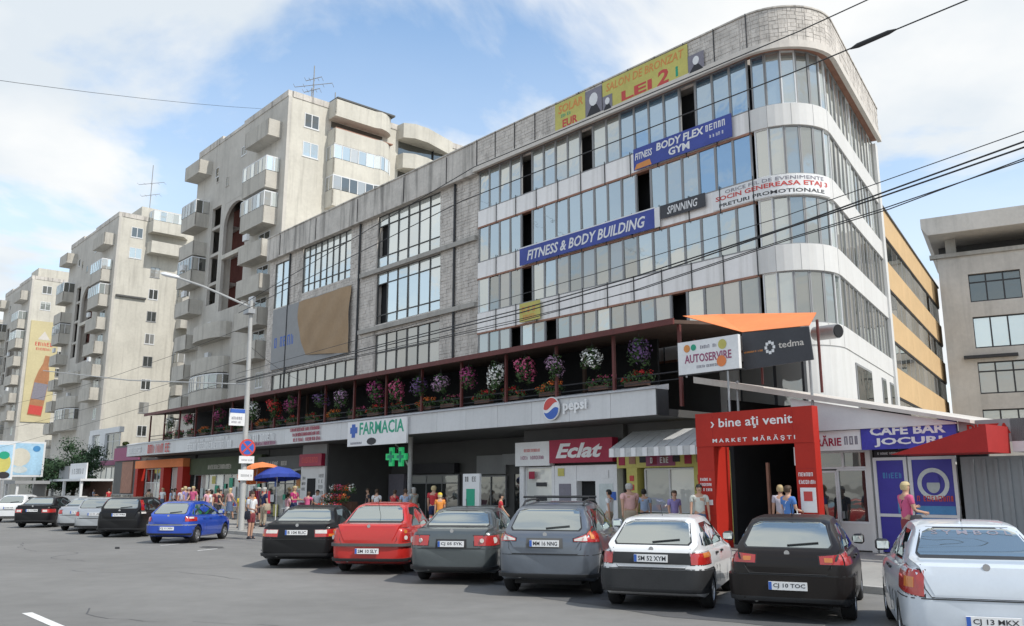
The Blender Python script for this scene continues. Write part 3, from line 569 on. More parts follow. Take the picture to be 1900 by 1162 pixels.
for i in range(9): balcony(T3, G3, [(6.5, 0), (6.6, -1.4), (12, -1.6), (15, -1.4), (15.1, 0)], 4.6 + FL * i, 1.3, M['balcony_grey'], [G_DARK, G_CURT] if i % 3 == 0 else None)
MB(G3).box(1.0, 8, 1.2, 6, 35.0, 37.2).build('roof_room', M['tower_light'], T3)
T4, F4, G4 = make_tower(196, 216, 34.5, 'farthest grey apartment tower at the left edge of the street', 4)
# low link block with rounded balconies between the first two towers
LB = thing('apartment_block', 'lower grey apartment wing with stacked balconies between two towers', 'apartment block', P(97, 44), rad(-48.6))
FB = FF @ Matrix.Translation((-109.5, 44.5, 0)); wall_with(LB, FB, 24.6, 27.0, [], M['tower_grey']); MB(FB).box(0, 24.6, .31, 8, 26.5, 26.8).build('roof', M['parapet_concrete'], LB)
for k in range(4):
    for i in range(8): balcony(LB, FB, rbox(.8 + k * 6, 5.4 + k * 6, 1.4, 1 if k % 2 else 0), 4.4 + FL * i, 1.3, M['balcony_grey'], [G_DARK, G_CURT] if (i + k) % 3 == 0 else None); tower_window(LB, FB, 3.1 + k * 6, 4.6 + FL * i + 1.0, 2.0, 1.2, G_DARK)
# beer banner on the third tower
BN = tag(MB(G3).box(.5, 4.7, -.14, -.06, 12.0, 28.2).build('bottle_banner', M['beer_yellow']), 'tall faded yellow advertising banner with an amber bottle on a far tower', 'banner')
r_ = [(0, .35), (.9, .42), (1.7, .45), (1.9, 1.6), (2.6, 2.2), (6, 2.2), (6, 0)]
pts = [(-1.02, 13.0), (1.02, 13.0), (1.05, 18.5), (.85, 20.0), (.42, 21.4), (.38, 22.7), (-.3, 22.7), (-.36, 21.4), (-.8, 20.0), (-1.05, 18.5)]; th = rad(-6)
rot = lambda p: (2.75 + p[0] * math.cos(th) - (p[1] - 17) * math.sin(th), 17 + p[0] * math.sin(th) + (p[1] - 17) * math.cos(th))
MB(G3).prismy([rot(p) for p in pts], -.17, -.15).build('printed_bottle', M['amber'], BN)
MB(G3).prismy([rot(p) for p in ((-.98, 15.6), (.98, 15.6), (1.0, 18.2), (-1.0, 18.2))], -.185, -.175).build('printed_label', M['print_grey'], BN); MB(G3).prismy([rot(p) for p in ((-.95, 13.2), (.95, 13.2), (.97, 14.6), (-.97, 14.6))], -.185, -.175).build('printed_label', M['print_red'], BN)
MB(G3).prismy([(1.7, 25.2), (2.6, 26.6), (3.5, 25.2)], -.16, -.145).build('printed_emblem', M['cream_trim'], BN)
strokes(BN, G3, 1.1, 4.1, 24.2, 24.8, -.15, M['print_red'], 4); strokes(BN, G3, 1.6, 3.8, 23.5, 23.9, -.15, M['print_red'], 5)
# roof aerials
def aerial(loc, h, label, arms):
    b = MB(); z0 = loc.z; b.tube([loc, loc + Vector((0, 0, h))], .05, 6)
    for q, l in arms:
        for a in (0,): b.tube([loc + Vector((-l / 2, .3, h * q)), loc + Vector((l / 2, -.3, h * q + .1))], .035, 5)
        for e in range(5): x = -l / 2 + l * e / 4; b.tube([loc + Vector((x, -.35, h * q)), loc + Vector((x, .35, h * q))], .02, 4)
    return tag(b.build('roof_aerial', M['grey_paint'], base=loc), label, 'aerial', 'television aerials on the tower roofs')
aerial(G1 @ Vector((3.6, 2.5, 35.0)), 5.2, 'tall television aerial with crossed rods on the nearest tower roof', ((.62, 3.6), (.74, 1.6))); aerial(F1 @ Vector((17, 3.5, 35)), 3.0, 'small forked television aerial at the street edge of the nearest tower roof', ((.9, 1.6),))
aerial(G1 @ Vector((5.6, 2.0, 35)), 3.0, 'thin bare television aerial beside the tall crossed one', ((.5, .6),)); aerial(G2 @ Vector((4.5, 3, 37.4)), 6.5, 'television aerial rising from the second tower roof', ((.6, 3.6), (.35, 2.6)))
# ---------------------------------------------------------------- banners and signs on the building (street frame, y = d)
def banner(label, x0, x1, z0, z1, y, m, cat='banner', name='banner', F=FF): return board(name, label, cat, F, x0, x1, z0, z1, y, .03, m)
B = banner('yellow tanning salon banner in two parts hung along the stone parapet', -30.55, -28.35, 20.2, 21.78, 29.98, M['sign_yellow'])
text(B, FF, 'SOLAR', -30.3, -28.5, 21.15, 21.62, 29.98, M['print_orange'], .02, .1); text(B, FF, 'EUR', -30.0, -28.9, 20.3, 20.75, 29.98, M['print_red'], .03); strokes(B, FF, -30.1, -29.2, 20.9, 21.08, 29.98, M['print_green'], 1)
def photo_print(p, x0, x1, z0, z1, y, sd):
    b = MB(FF).box(x0, x1, y - .006, y + .005, z0, z1); o = b.build('photo_print', M['print_grey'], p); h = z1 - z0; c = (x0 + x1) / 2
    MB(FF).add([(c + h * .2 * math.cos(a * .5236), y - .012, z0 + h * .62 + h * .24 * math.sin(a * .5236)) for a in range(12)], [tuple(range(12))]).build('printed_figure', M['sign_white'], p)
    MB(FF).add([(x0 + .05, y - .011, z0 + .03), (x1 - .05, y - .011, z0 + .03), (c + h * .15, y - .011, z0 + h * .4), (c - h * .1, y - .011, z0 + h * .42)], [(0, 1, 2, 3)]).build('printed_figure', M['print_black'], p)
photo_print(B, -28.34, -27.2, 20.22, 21.7, 29.985, 1)
B = banner('long yellow SALON DE BRONZAT banner with red 2 on the parapet near the corner', -27.15, -21.9, 20.2, 21.78, 29.98, M['sign_yellow'])
text(B, FF, 'SALON DE BRONZAT', -26.9, -22.1, 21.2, 21.62, 29.98, M['print_orange'], .01, .15); text(B, FF, 'LEI', -25.9, -24.0, 20.35, 20.85, 29.98, M['print_red'], .03); text(B, FF, '2', -23.7, -23.0, 20.3, 21.05, 29.98, M['print_red'], .03, .1); text(B, FF, 'i', -22.6, -22.45, 20.4, 20.9, 29.98, M['print_green'], .04)
photo_print(B, -27.14, -26.5, 20.22, 21.0, 29.97, 2); photo_print(B, -21.88, -21.0, 20.22, 21.1, 29.97, 3)
B = banner('blue FITNESS & BODY BUILDING banner on the second white band', -33.7, -24.35, 13.62, 14.56, 30.26, M['sign_blue']); text(B, FF, 'FITNESS & BODY BUILDING', -33.1, -24.9, 13.8, 14.35, 30.26, M['sign_white'], .02, .25)
MB(FF).box(-33.74, -24.31, 30.262, 30.3, 14.561, 14.62).build('banner_hem', M['sign_white'], B); MB(FF).box(-24.348, -24.05, 30.264, 30.3, 13.62, 14.56).build('banner_hem', M['sign_white'], B)
B = banner('blue gym banner with an orange picture under the top row of windows', -25.5, -19.95, 16.72, 17.8, 30.26, M['sign_blue']); text(B, FF, 'BODY FLEX', -24.1, -21.4, 17.3, 17.68, 30.26, M['sign_white'], .03, .1); text(B, FF, 'GYM', -23.4, -22.2, 16.85, 17.22, 30.26, M['sign_white'], .03)
text(B, FF, 'FITNESS', -25.4, -24.35, 17.2, 17.55, 30.26, M['sign_white'], .02, .2); strokes(B, FF, -21.3, -20.2, 17.35, 17.65, 30.26, M['sign_white'], 3); strokes(B, FF, -21.1, -20.4, 17.0, 17.15, 30.26, M['sign_white'], 8)
MB(FF).add([(-25.45, 30.252, 16.75), (-24.4, 30.252, 16.75), (-24.5, 30.252, 17.05), (-25.3, 30.252, 17.0)], [(0, 1, 2, 3)]).build('photo_print', M['print_orange'], B)
B = banner('small black SPINNING banner beside the blue fitness one', -24.0, -21.5, 13.95, 14.58, 30.26, M['sign_dark']); text(B, FF, 'SPINNING', -23.6, -21.9, 14.08, 14.45, 30.26, M['sign_white'], .01, .25)
# white banner wrapped round the corner band
b = MB(); pth = [(Vector(P(21.2, 30.5).xy), PATH[0][1])] + PATH[1:13]; band(b, pth, .088, .11, 13.66, 14.52); B = tag(b.build('banner', M['sign_white']), 'white banner with red and grey print wrapped round the curved corner', 'banner')
def wrap_text(body, q0, q1, z0, z1, m, bold=0.):
    """print laid along the wrapped banner: letters follow the plan path"""
    seg = [(p + n * .112, n) for p, n in pth]; ln = [0]
    for i in range(len(seg) - 1): ln.append(ln[-1] + (seg[i + 1][0] - seg[i][0]).length)
    b0 = MB(); T0 = WM[B.name]; o = text(B, I4, body, 0, (q1 - q0) * ln[-1], z0, z1, 0, m, bold); 
    for v in o.data.vertices:
        w = T0 @ v.co; t = min(max(w.x + q0 * ln[-1], 0), ln[-1] - 1e-4); i = max(k for k in range(len(ln)) if ln[k] <= t); i = min(i, len(seg) - 2); f = (t - ln[i]) / (ln[i + 1] - ln[i])
        p = seg[i][0].lerp(seg[i + 1][0], f) + seg[i][1].lerp(seg[i + 1][1], f) * -w.y; v.co = T0.inverted() @ Vector((p.x, p.y, w.z))
wrap_text('ORICE FEL DE EVENIMENTE', .12, .93, 14.3, 14.45, M['print_grey']); wrap_text('SOCIN GENEREASA ETAJ 3', .03, .97, 13.98, 14.24, M['print_red'], .02); wrap_text('PRETURI PROMOTIONALE', .06, .93, 13.74, 13.9, M['print_black'], .01)
B = banner('little yellow notice with brown print on the lowest white band', -33.7, -32.1, 10.5, 11.5, 30.24, M['sign_yellow'], 'notice', 'notice'); strokes(B, FF, -33.5, -32.3, 10.95, 11.3, 30.24, M['print_orange'], 6); strokes(B, FF, -33.4, -32.4, 10.6, 10.85, 30.24, M['print_orange'], 7)
# brown tarpaulin and pale poster on the masonry wall
B = board('poster', 'pale grey advertising poster half covered by the brown tarpaulin', 'poster', FF, -63.3, -51.6, 10.9, 15.75, 30.36, .05, M['grey_paint']); strokes(B, FF, -62.8, -59.8, 12.6, 13.4, 30.36, M['print_blue'], 12)
b = MB(FF); nx, nz = 30, 20; pts = []
for j in range(nz + 1):
    for i in range(nx + 1):
        t, u = i / nx, j / nz; x0 = -57.6 - 1.35 * math.sin(math.pi * min(1, u * .62)) ; x = x0 + (-51.35 - x0) * t; zb_ = 11.5 - .55 * t; z = zb_ + (15.7 - zb_) * u
        y = 30.29 - .045 * math.sin(1.3 * x + .9 * z) - .03 * math.sin((x - z) * 2.3 + 1) - .05 * math.sin(math.pi * u); pts.append((x, y, z))
b.add(pts, [(j * (nx + 1) + i, j * (nx + 1) + i + 1, (j + 1) * (nx + 1) + i + 1, (j + 1) * (nx + 1) + i) for j in range(nz) for i in range(nx)])
tag(b.build('tarpaulin', M['tarp_brown'], smooth=True), 'brown tarpaulin hung over the poster on the stone wall', 'tarpaulin')
# fascia signs
B = board('pharmacy_sign', 'white FARMACIA sign with green letters on the terrace fascia', 'shop sign', FF, -37.7, -32.6, 3.83, 5.02, 22.38, .1, M['sign_white']); text(B, FF, 'FARMACIA', -36.6, -32.8, 4.35, 4.95, 22.38, M['print_green'], .02)
MB(FF).prismy([(-37.45, 4.45), (-37.3, 4.45), (-37.3, 4.25), (-37.0, 4.25), (-37.0, 4.45), (-36.8, 4.45), (-36.8, 4.75), (-37.0, 4.75), (-37.0, 4.9), (-37.3, 4.9), (-37.3, 4.75), (-37.45, 4.75)][::-1], 22.365, 22.379).build('printed_cross', M['print_blue'], B)
MB(FF).add([(-35.5 + .42 * math.cos(i * .524), 22.372, 4.02 + .17 * math.sin(i * .524)) for i in range(12)], [tuple(range(12))]).build('printed_emblem', M['print_black'], B); strokes(B, FF, -37.4, -36.4, 3.92, 4.02, 22.38, M['print_grey'], 2)
# round drinks logo and raised letters
LG = thing('drinks_sign', 'round red white and blue disc with raised white letters on the terrace fascia', 'shop sign', P(23.1, 22.42, 4.4), rad(-48.6))
cxq, czq, rq = -23.2, 4.74, .4; N_ = 28
def disc_part(lo, hi, m, y):
    arc = []
    for i in range(N_ + 1):
        t = -1 + 2 * i / N_; xx = t * rq; zc = math.sqrt(max(rq * rq - xx * xx, 0)); f = lambda q: q * .15 * rq + .13 * math.sin(t * 2.8 + .3) * 1
        arc.append((xx, max(min(lo(t), zc), -zc), max(min(hi(t), zc), -zc)))
    b = MB(FF); b.add([(cxq + a, y, czq + z) for a, z, _ in arc] + [(cxq + a, y, czq + z) for a, _, z in arc], [(i, i + 1, N_ + 2 + i, N_ + 1 + i) for i in range(N_)]); b.build('logo_field', m, LG)
wv = lambda t: .10 * math.sin(t * 2.6) + .02
MB(FF).tube([(cxq, 22.39, czq), (cxq, 22.44, czq)], rq + .035, 28).build('disc', M['sign_white'], LG)
disc_part(lambda t: wv(t) + .07 + .05 * t, lambda t: 9, M['print_red'], 22.384); disc_part(lambda t: -9, lambda t: wv(t) - .08, M['print_blue'], 22.383)
text(LG, FF, 'pepsi', -22.6, -21.4, 4.5, 4.98, 22.42, M['sign_white'], .03)
B = thing('fascia_letters', 'red raised shop letters near the left end of the fascia', 'shop sign', P(64, 22.45, 4.3), rad(-48.6)); strokes(B, FF, -66.2, -61.6, 4.32, 4.95, 22.44, M['print_red'], 21)
B = thing('fascia_letters', 'row of white and pinkish raised letters left of the lamp post sign', 'shop sign', P(53, 22.45, 4.3), rad(-48.6)); strokes(B, FF, -58.6, -51.6, 4.3, 4.72, 22.44, M['sign_white'], 22); strokes(B, FF, -58.4, -52, 4.8, 5.0, 22.44, M['sign_white'], 28)
B = thing('fascia_letters', 'white and maroon raised letters just right of the lamp post', 'shop sign', P(47, 22.45, 4.3), rad(-48.6)); strokes(B, FF, -49.6, -45.6, 4.5, 4.9, 22.44, M['sign_white'], 23); strokes(B, FF, -49.4, -45.6, 4.25, 4.45, 22.44, M['print_maroon'], 27)
B = thing('fascia_letters', 'faded crimson printed lines on the fascia left of the pharmacy sign', 'shop sign', P(42, 22.45, 4.3), rad(-48.6)); [strokes(B, FF, -43.9 + q * .2, -40.6, z, z + .18, 22.44, M['crimson'], 30 + q) for q, z in enumerate((4.85, 4.58, 4.3))]
B = thing('fascia_letters', 'small white raised letters at the far left end of the fascia', 'shop sign', P(69, 22.45, 4.3), rad(-48.6)); strokes(B, FF, -70.4, -67.6, 4.45, 4.85, 22.44, M['sign_white'], 25)
# ---------------------------------------------------------------- shops under the terrace
def shop(label, s, d, cat='shop', name='shop'): return thing(name, label, cat, P(s, d, .12), rad(-48.6))
def bx(p, name, m, x0, x1, y0, y1, z0, z1): return MB(FF).box(x0, x1, y0, y1, z0, z1).build(name, m, p)
def glazing(p, x0, x1, z0, z1, y, cols, m='white_metal', g=None, rows=(0, 1)):
    b = MB(FF); t = .06; ws = (x1 - x0) / cols
    for i in range(cols + 1): b.box(x0 + ws * i - t / 2, x0 + ws * i + t / 2, y - .05, y + .05, z0, z1)
    for q in rows: z = z0 + (z1 - z0) * q; b.box(x0, x1, y - .046, y + .046, z - t / 2, z + t / 2)
    f = b.build('shop_window', M[m], p)
    for i in range(cols):
        for j in range(len(rows) - 1):
            za, zb = z0 + (z1 - z0) * rows[j], z0 + (z1 - z0) * rows[j + 1]
            gm = (g[(i * 3 + j) % len(g)] if isinstance(g, (list, tuple)) else g) or G_DARK
            inst(boxmesh(ws - t, .02, zb - za - t, gm, 'pane'), 'pane', f, FF @ Matrix.Translation((x0 + ws * (i + .5), y, (za + zb) / 2)))
    return f
G_SHOP = glass('glass_shop_lit', (.58, .59, .56), .08, .03, rv=.35)  # tint raised in place of light inside the shops
S = shop('orange framed shop front with white window displays at the left end of the arcade', 68, 24.6)
bx(S, 'back_wall', M['dark_grey'], -73.5, -63.3, 24.9, 25.1, .12, 4.2); bx(S, 'lintel', M['orange_cloth'], -73.4, -63.2, 24.0, 24.5, 3.35, 3.95); bx(S, 'column', M['red_cladding'], -64.2, -63.2, 24.02, 24.6, .12, 3.348); bx(S, 'column', M['red_cladding'], -67.6, -67.0, 24.02, 24.6, .12, 3.348); bx(S, 'column', M['red_cladding'], -73.3, -72.7, 24.02, 24.6, .12, 3.348)
glazing(S, -72.6, -67.7, .2, 3.3, 24.7, 4, 'white_metal', [G_SHOP, G_DARK, G_SHOP], (0, .66, 1)); glazing(S, -66.9, -64.3, .2, 3.3, 24.7, 2, 'white_metal', [G_SHOP], (0, 1))
S = shop('white glazed shop front under a dark olive sign strip left of the kiosk', 56, 24.8)
bx(S, 'back_wall', M['dark_grey'], -63.1, -51.6, 25.0, 25.2, .12, 4.2); bx(S, 'sign_strip', M['olive'], -63.1, -51.6, 24.5, 24.8, 2.75, 3.9); glazing(S, -63.0, -51.7, .2, 2.75, 24.9, 9, 'white_metal', [G_SHOP, G_DARK, G_SHOP, G_CURT], (0, .25, 1)); strokes(S, FF, -60, -56, 3.1, 3.4, 24.5, M['stone_block'], 31)
S = shop('dark shop front with grey green sign and small awning left of the white kiosk', 48, 24.8)
bx(S, 'back_wall', M['dark_grey'], -51.5, -45.3, 25.0, 25.2, .12, 4.2); bx(S, 'sign_strip', M['dark_grey'], -51.4, -45.4, 24.2, 24.6, 2.95, 3.7); strokes(S, FF, -50.2, -47.6, 3.15, 3.4, 24.2, M['stone_block'], 32); glazing(S, -51.3, -45.5, .2, 2.9, 24.9, 5, 'grey_paint', [G_DARK, G_SHOP], (0, .7, 1))
MB(FF).hexa([(-51, 22.9, 2.55), (-45.6, 22.9, 2.55), (-45.6, 24.3, 2.92), (-51, 24.3, 2.92), (-51, 22.9, 2.58), (-45.6, 22.9, 2.58), (-45.6, 24.3, 2.95), (-51, 24.3, 2.95)]).build('awning', M['sign_white'], S)
S = shop('narrow white kiosk covered in small pictograms under a crimson sign', 43.7, 24)
bx(S, 'wall', M['white_wall'], -45.0, -42.3, 23.8, 26.0, .12, 3.0); bx(S, 'upper_wall', M['grey_paint'], -45.0, -42.3, 23.85, 26.0, 3.002, 4.2); o = bx(S, 'sign', M['crimson'], -44.9, -42.4, 23.6, 23.82, 3.02, 3.68); strokes(S, FF, -44.6, -42.7, 3.2, 3.5, 23.6, M['print_red'], 33)
bx(S, 'doorway', M['interior_shade'], -44.2, -43.3, 23.77, 23.9, .2, 2.35)
for i in range(7): strokes(S, FF, -42.95, -42.5, .6 + i * .3, .78 + i * .3, 23.8, M['dark_grey'], 40 + i)
for i in range(3): strokes(S, FF, -44.85, -44.4, 1.7 + i * .3, 1.85 + i * .3, 23.8, M['dark_grey'], 50 + i)
S = shop('recessed dark pharmacy front with glazed door under the green cross', 38, 27.5)
bx(S, 'back_wall', M['dark_grey'], -42.2, -34.9, 28.0, 28.2, .12, 4.2); bx(S, 'side_wall', M['dark_grey'], -42.29, -42.21, 23.9, 28.2, .12, 4.2); glazing(S, -40.0, -35.8, .2, 2.5, 27.9, 3, 'grey_paint', [G_DARK, G_SHOP, G_DARK], (0, .82, 1)); bx(S, 'sign_strip', M['print_black'], -40, -35.8, 27.6, 27.9, 2.6, 3.1); bx(S, 'notice_board', M['print_grey'], -42.0, -40.5, 27.7, 27.9, .8, 2.6)
CR = thing('pharmacy_cross', 'glowing green double pharmacy cross hanging under the fascia', 'sign', P(34.8, 23.4, 2.9), rad(-48.6)); gm = mk('led_green', (.02, .36, .12), .5, .05, 4, emit=.35)
for xo, zo in ((-35.2, 3.3), (-34.4, 3.28)):
    for k in range(2):
        q = .15; e = .44; MB(FF).prismy([(xo - q, zo - e), (xo + q, zo - e), (xo + q, zo - q), (xo + e, zo - q), (xo + e, zo + q), (xo + q, zo + q), (xo + q, zo + e), (xo - q, zo + e), (xo - q, zo + q), (xo - e, zo + q), (xo - e, zo - q), (xo - q, zo - q)] if k == 0 else [(xo - .07, zo - .26), (xo + .07, zo - .26), (xo + .07, zo - .07), (xo + .26, zo - .07), (xo + .26, zo + .07), (xo + .07, zo + .07), (xo + .07, zo + .26), (xo - .07, zo + .26), (xo - .07, zo + .07), (xo - .26, zo + .07), (xo - .26, zo - .07), (xo - .07, zo - .07)], 23.3 - .03 * k, 23.42 - .03 * k if k == 0 else 23.299).build('cross_arm', gm if k == 0 else M['print_green'], CR)
MB(FF).tube([(-34.8, 23.36, 3.44), (-34.8, 23.36, 4.2)], .03, 6).build('bracket', M['dark_metal'], CR)
S = shop('grey recessed house entrance with double doors between pharmacy and boutique', 31, 27)
bx(S, 'back_wall', M['dark_grey'], -34.8, -27.5, 27.6, 27.8, .12, 4.2); glazing(S, -33.8, -31.6, 1.0, 2.4, 27.5, 2, 'grey_paint', G_DARK); bx(S, 'panel', M['grey_paint'], -33.8, -31.6, 27.45, 27.6, 2.5, 3.4); glazing(S, -31.0, -29.2, .15, 2.5, 27.5, 2, 'dark_grey', G_DARK); bx(S, 'sign_plate', M['grey_paint'], -31.2, -29.4, 26.9, 27.0, 2.9, 3.4)
CL = tag(MB(FF).tube([(-34.0, 23.6, .12), (-34.0, 23.6, 4.2)], .11, 10).tube([(-34.0, 23.6, 2.75), (-35.2, 23.4, 4.15)], .05, 6).build('canopy_post', M['pole_paint']), 'grey steel post with a slanting brace under the canopy', 'post')
SD = tag(MB(FF).box(-29.1, -28.0, 22.9, 23.0, .3, 2.42).box(-29.0, -28.9, 22.92, 23.0, .12, .3).box(-28.2, -28.1, 22.92, 23.0, .12, .3).build('advert_stand', M['white_metal']), 'white upright advertising stand left of the boutique', 'stand'); strokes(SD, FF, -28.95, -28.15, 2.1, 2.3, 22.9, M['dark_grey'], 60); MB(FF).box(-28.85, -28.3, 22.885, 22.899, .9, 1.8).build('printed_picture', M['print_green'], SD)
S = shop('white boutique front with a red script sign and open doorway', 24.5, 24.5)
bx(S, 'wall', M['dark_grey'], -27.3, -21.75, 24.75, 25.0, .12, 4.2); bx(S, 'panel', M['sign_white'], -27.2, -26.95, 24.4, 24.74, .12, 2.7); bx(S, 'panel', M['sign_white'], -25.28, -25.12, 24.4, 24.74, .12, 2.7); o = bx(S, 'sign_panel', M['sign_white'], -27.25, -25.2, 24.2, 24.5, 2.72, 3.68); strokes(S, FF, -26.7, -25.7, 3.28, 3.4, 24.2, M['print_red'], 61); strokes(S, FF, -26.9, -25.5, 2.98, 3.12, 24.2, M['print_maroon'], 62)
bx(S, 'sign_panel', M['crimson'], -25.17, -21.8, 24.17, 24.5, 2.8, 3.7); text(S, FF, 'Eclat', -24.8, -22.3, 2.98, 3.55, 24.17, M['sign_white'], .035, .3)
bx(S, 'panel', M['sign_white'], -25.1, -23.9, 24.4, 24.74, .12, 2.7); bx(S, 'panel', M['sign_white'], -22.9, -21.8, 24.4, 24.74, .12, 2.7); bx(S, 'panel', M['sign_white'], -23.898, -22.902, 24.42, 24.74, 2.1, 2.7); bx(S, 'doorway', M['interior_shade'], -23.9, -22.9, 24.7, 24.74, .12, 2.1)
glazing(S, -26.9, -25.3, .3, 2.65, 24.55, 1, 'white_metal', G_SHOP); bx(S, 'poster', M['print_grey'], -24.85, -24.2, 24.38, 24.4, 1.2, 2.0); bx(S, 'poster', M['shop_light'], -22.7, -22.0, 24.38, 24.4, .9, 2.0)
for z in (1.3, 1.9): bx(S, 'shoe_display', M['dark_metal'], -26.3, -25.7, 24.5, 24.53, z, z + .16)
S = shop('yellow painted snack shop with patterned posts and a pleated grey awning', 20, 24.4)
bx(S, 'wall', M['dark_grey'], -21.7, -16.3, 24.95, 25.2, .12, 4.2); bx(S, 'frieze', M['sign_yellow'], -21.7, -16.3, 24.3, 24.94, 2.55, 3.05)
for x in (-21.2, -18.2, -17.2): bx(S, 'post', M['sign_yellow'], x, x + .5, 24.25, 24.9, .12, 2.548); [bx(S, 'printed_letter', M['print_red'], x + .15, x + .35, 24.235, 24.249, .8 + q * .32, 1.0 + q * .32) for q in range(5)]
bx(S, 'counter_front', M['olive'], -20.5, -18.3, 24.0, 24.9, .12, 1.0); glazing(S, -20.5, -18.3, 1.0, 2.5, 24.5, 2, 'white_metal', G_SHOP); bx(S, 'doorway', M['interior_shade'], -17.9, -17.3, 24.85, 24.94, .12, 2.3); bx(S, 'menu_panel', M['print_maroon'], -20.3, -19.0, 24.28, 24.3, 2.6, 3.0); strokes(S, FF, -20.1, -19.3, 2.7, 2.9, 24.28, M['sign_white'], 63)
b = MB(FF); n = 16
for i in range(n):
    x0 = -20.9 + 4.0 * i / n; x1 = -20.9 + 4.0 * (i + 1) / n; dz = .0 if i % 2 else -.015
    b.add([(x0, 23.0, 3.2 + dz), (x1, 23.0, 3.2 + dz), (x1, 24.3, 3.85), (x0, 24.3, 3.85)], [(0, 1, 2, 3)]); b.add([(x0, 22.99, 2.9), (x1, 22.99, 2.9), (x1, 23.0, 3.2 + dz), (x0, 23.0, 3.2 + dz)], [(0, 1, 2, 3)])
b.build('awning', mat('awning_stripe', (.52, .53, .53), .8, .15, 6), S)
for i in range(8): bx(S, 'awning_stripe', M['sign_white'], -20.85 + i * .5, -20.65 + i * .5, 22.97, 22.985, 2.9, 3.2)
rq = random.Random(77)
for nm, x0, x1, y, zz in (('shop', -62.8, -52, 24.84, (.4, 2.4)), ('shop.001', 0, 0, 0, 0), ('shop.002', -51, -45.8, 24.84, (.3, 2.2))):
    T_ = bpy.data.objects.get(nm)
    if not x1: continue
    for i in range(14): x = rq.uniform(x0, x1 - .6); z = rq.uniform(*zz) - .2; w_ = rq.uniform(.25, .6); bx(T_, 'window_poster', M[rq.choice(('sign_white', 'sign_yellow', 'crimson', 'print_blue', 'shop_light', 'print_orange', 'print_green'))], x, x + w_, y - .012 - i * .002, y - .006 - i * .002, z, z + w_ * rq.uniform(.8, 1.4))
def goods_table(label, s, d, pal, n, seed):
    g_ = random.Random(seed); T_ = thing('goods_table', label, 'market table', P(s, d, .12), rad(-48.6)); bx(T_, 'table_top', M['white_metal'], -s - .9, -s + .9, d - .35, d + .35, .78, .82); [bx(T_, 'leg', M['steel'], -s + x, -s + x + .05, d + y, d + y + .05, .12, .78) for x in (-.85, .8) for y in (-.3, .25)]
    for i in range(n): x = -s - .8 + 1.6 * (i + .5) / n; h = g_.uniform(.15, .5); bx(T_, 'goods', M[g_.choice(pal)], x - .1, x + .1, d - .2, d + .15, .821, .82 + h)
goods_table('market table of bright boxes left of the crimson kiosk', 47.6, 21.6, ('crimson', 'sign_yellow', 'sign_white', 'print_blue'), 8, 1); goods_table('market table of white and green goods before the olive sign shop', 54.5, 22.6, ('sign_white', 'print_green', 'shop_cream', 'print_orange'), 8, 2); goods_table('market table of pink and blue goods beside the pharmacy recess', 41.2, 21.6, ('crimson', 'print_maroon', 'print_blue', 'sign_white'), 8, 3)
for i, (x, z, m) in enumerate(((-26.6, 2.2, 'crimson'), (-22.55, 2.2, 'sign_white'), (-22.2, 1.4, 'print_blue'), (-24.9, 2.3, 'sign_yellow'))): bx(bpy.data.objects['shop.006'], 'poster', M[m], x, x + .35, 24.37, 24.379, z, z + .3)
for i in range(10): bx(bpy.data.objects['shop.007'], 'printed_letter', M[('crimson', 'red_brown_trim', 'print_black')[i % 3]], -21.6 + i * .5, -21.3 + i * .5, 24.28, 24.299, 2.65 + .04 * (i % 3), 2.95)
# red welcome portal of the market
S = shop('red market entrance portal reading bine ati venit', 14.05, 22.4, 'portal', 'market_portal')
bx(S, 'beam', M['red_cladding'], -16.0, -12.15, 21.5, 21.8, 3.05, 4.03); bx(S, 'leg', M['red_cladding'], -16.0, -15.4, 21.52, 22.3, .12, 3.049); bx(S, 'leg', M['red_cladding'], -12.75, -12.15, 21.52, 21.8, .12, 3.049)
text(S, FF, '› bine aţi venit', -15.45, -12.75, 3.52, 3.85, 21.5, M['sign_white'], .012); text(S, FF, 'M A R K E T   M Ă R Ă Ş T I', -15.4, -12.7, 3.12, 3.3, 21.5, M['sign_white'], .015)
[bx(S, 'panel_joint', M['red_cloth'], x, x + .012, 21.496, 21.505, 3.06, 4.02) for x in (-15.4, -12.76)]; [bx(S, 'panel_joint', M['red_cloth'], x0, x1, 21.516, 21.524, z, z + .012) for x0, x1 in ((-16, -15.4), (-12.75, -12.15)) for z in (1.05, 2.35)]
bx(S, 'white_plate', M['sign_white'], -12.95, -12.755, 21.8, 21.9, 2.45, 2.95)
for i, z in enumerate((2.15, 1.95)): strokes(S, FF, -12.68, -12.2, z, z + .1, 21.52, M['sign_white'], 70 + i)
bx(S, 'notice', M['sign_white'], -12.65, -12.2, 21.5, 21.519, 1.2, 1.85); bx(S, 'notice_print', M['print_red'], -12.55, -12.3, 21.49, 21.499, 1.5, 1.75)
for i, z in enumerate((2.05, 1.9, 1.75)): strokes(S, FF, -15.92, -15.5, z, z + .08, 21.52, M['sign_white'], 74 + i)
bx(S, 'notice', M['sign_white'], -15.9, -15.5, 21.5, 21.519, 1.35, 1.5)
S = shop('dark market passage behind the red portal with steel door frames', 14, 27, 'passage', 'market_passage')
bx(S, 'left_wall', M['interior_shade'], -16.2, -16.05, 23.5, 30, .12, 4.6); bx(S, 'right_wall', M['interior_shade'], -13.35, -13.25, 23.6, 30, .12, 3.6); bx(S, 'rear_wall', M['interior_shade'], -16.2, -13.3, 30, 30.1, .12, 4.6); bx(S, 'door_post', M['red_brown_trim'], -15.0, -14.92, 23.6, 23.7, .12, 2.6); bx(S, 'door_post', M['dark_grey'], -14.2, -14.14, 25.0, 25.06, .12, 3.2); bx(S, 'door_post', M['dark_grey'], -13.9, -13.84, 25.5, 25.56, .12, 2.6)
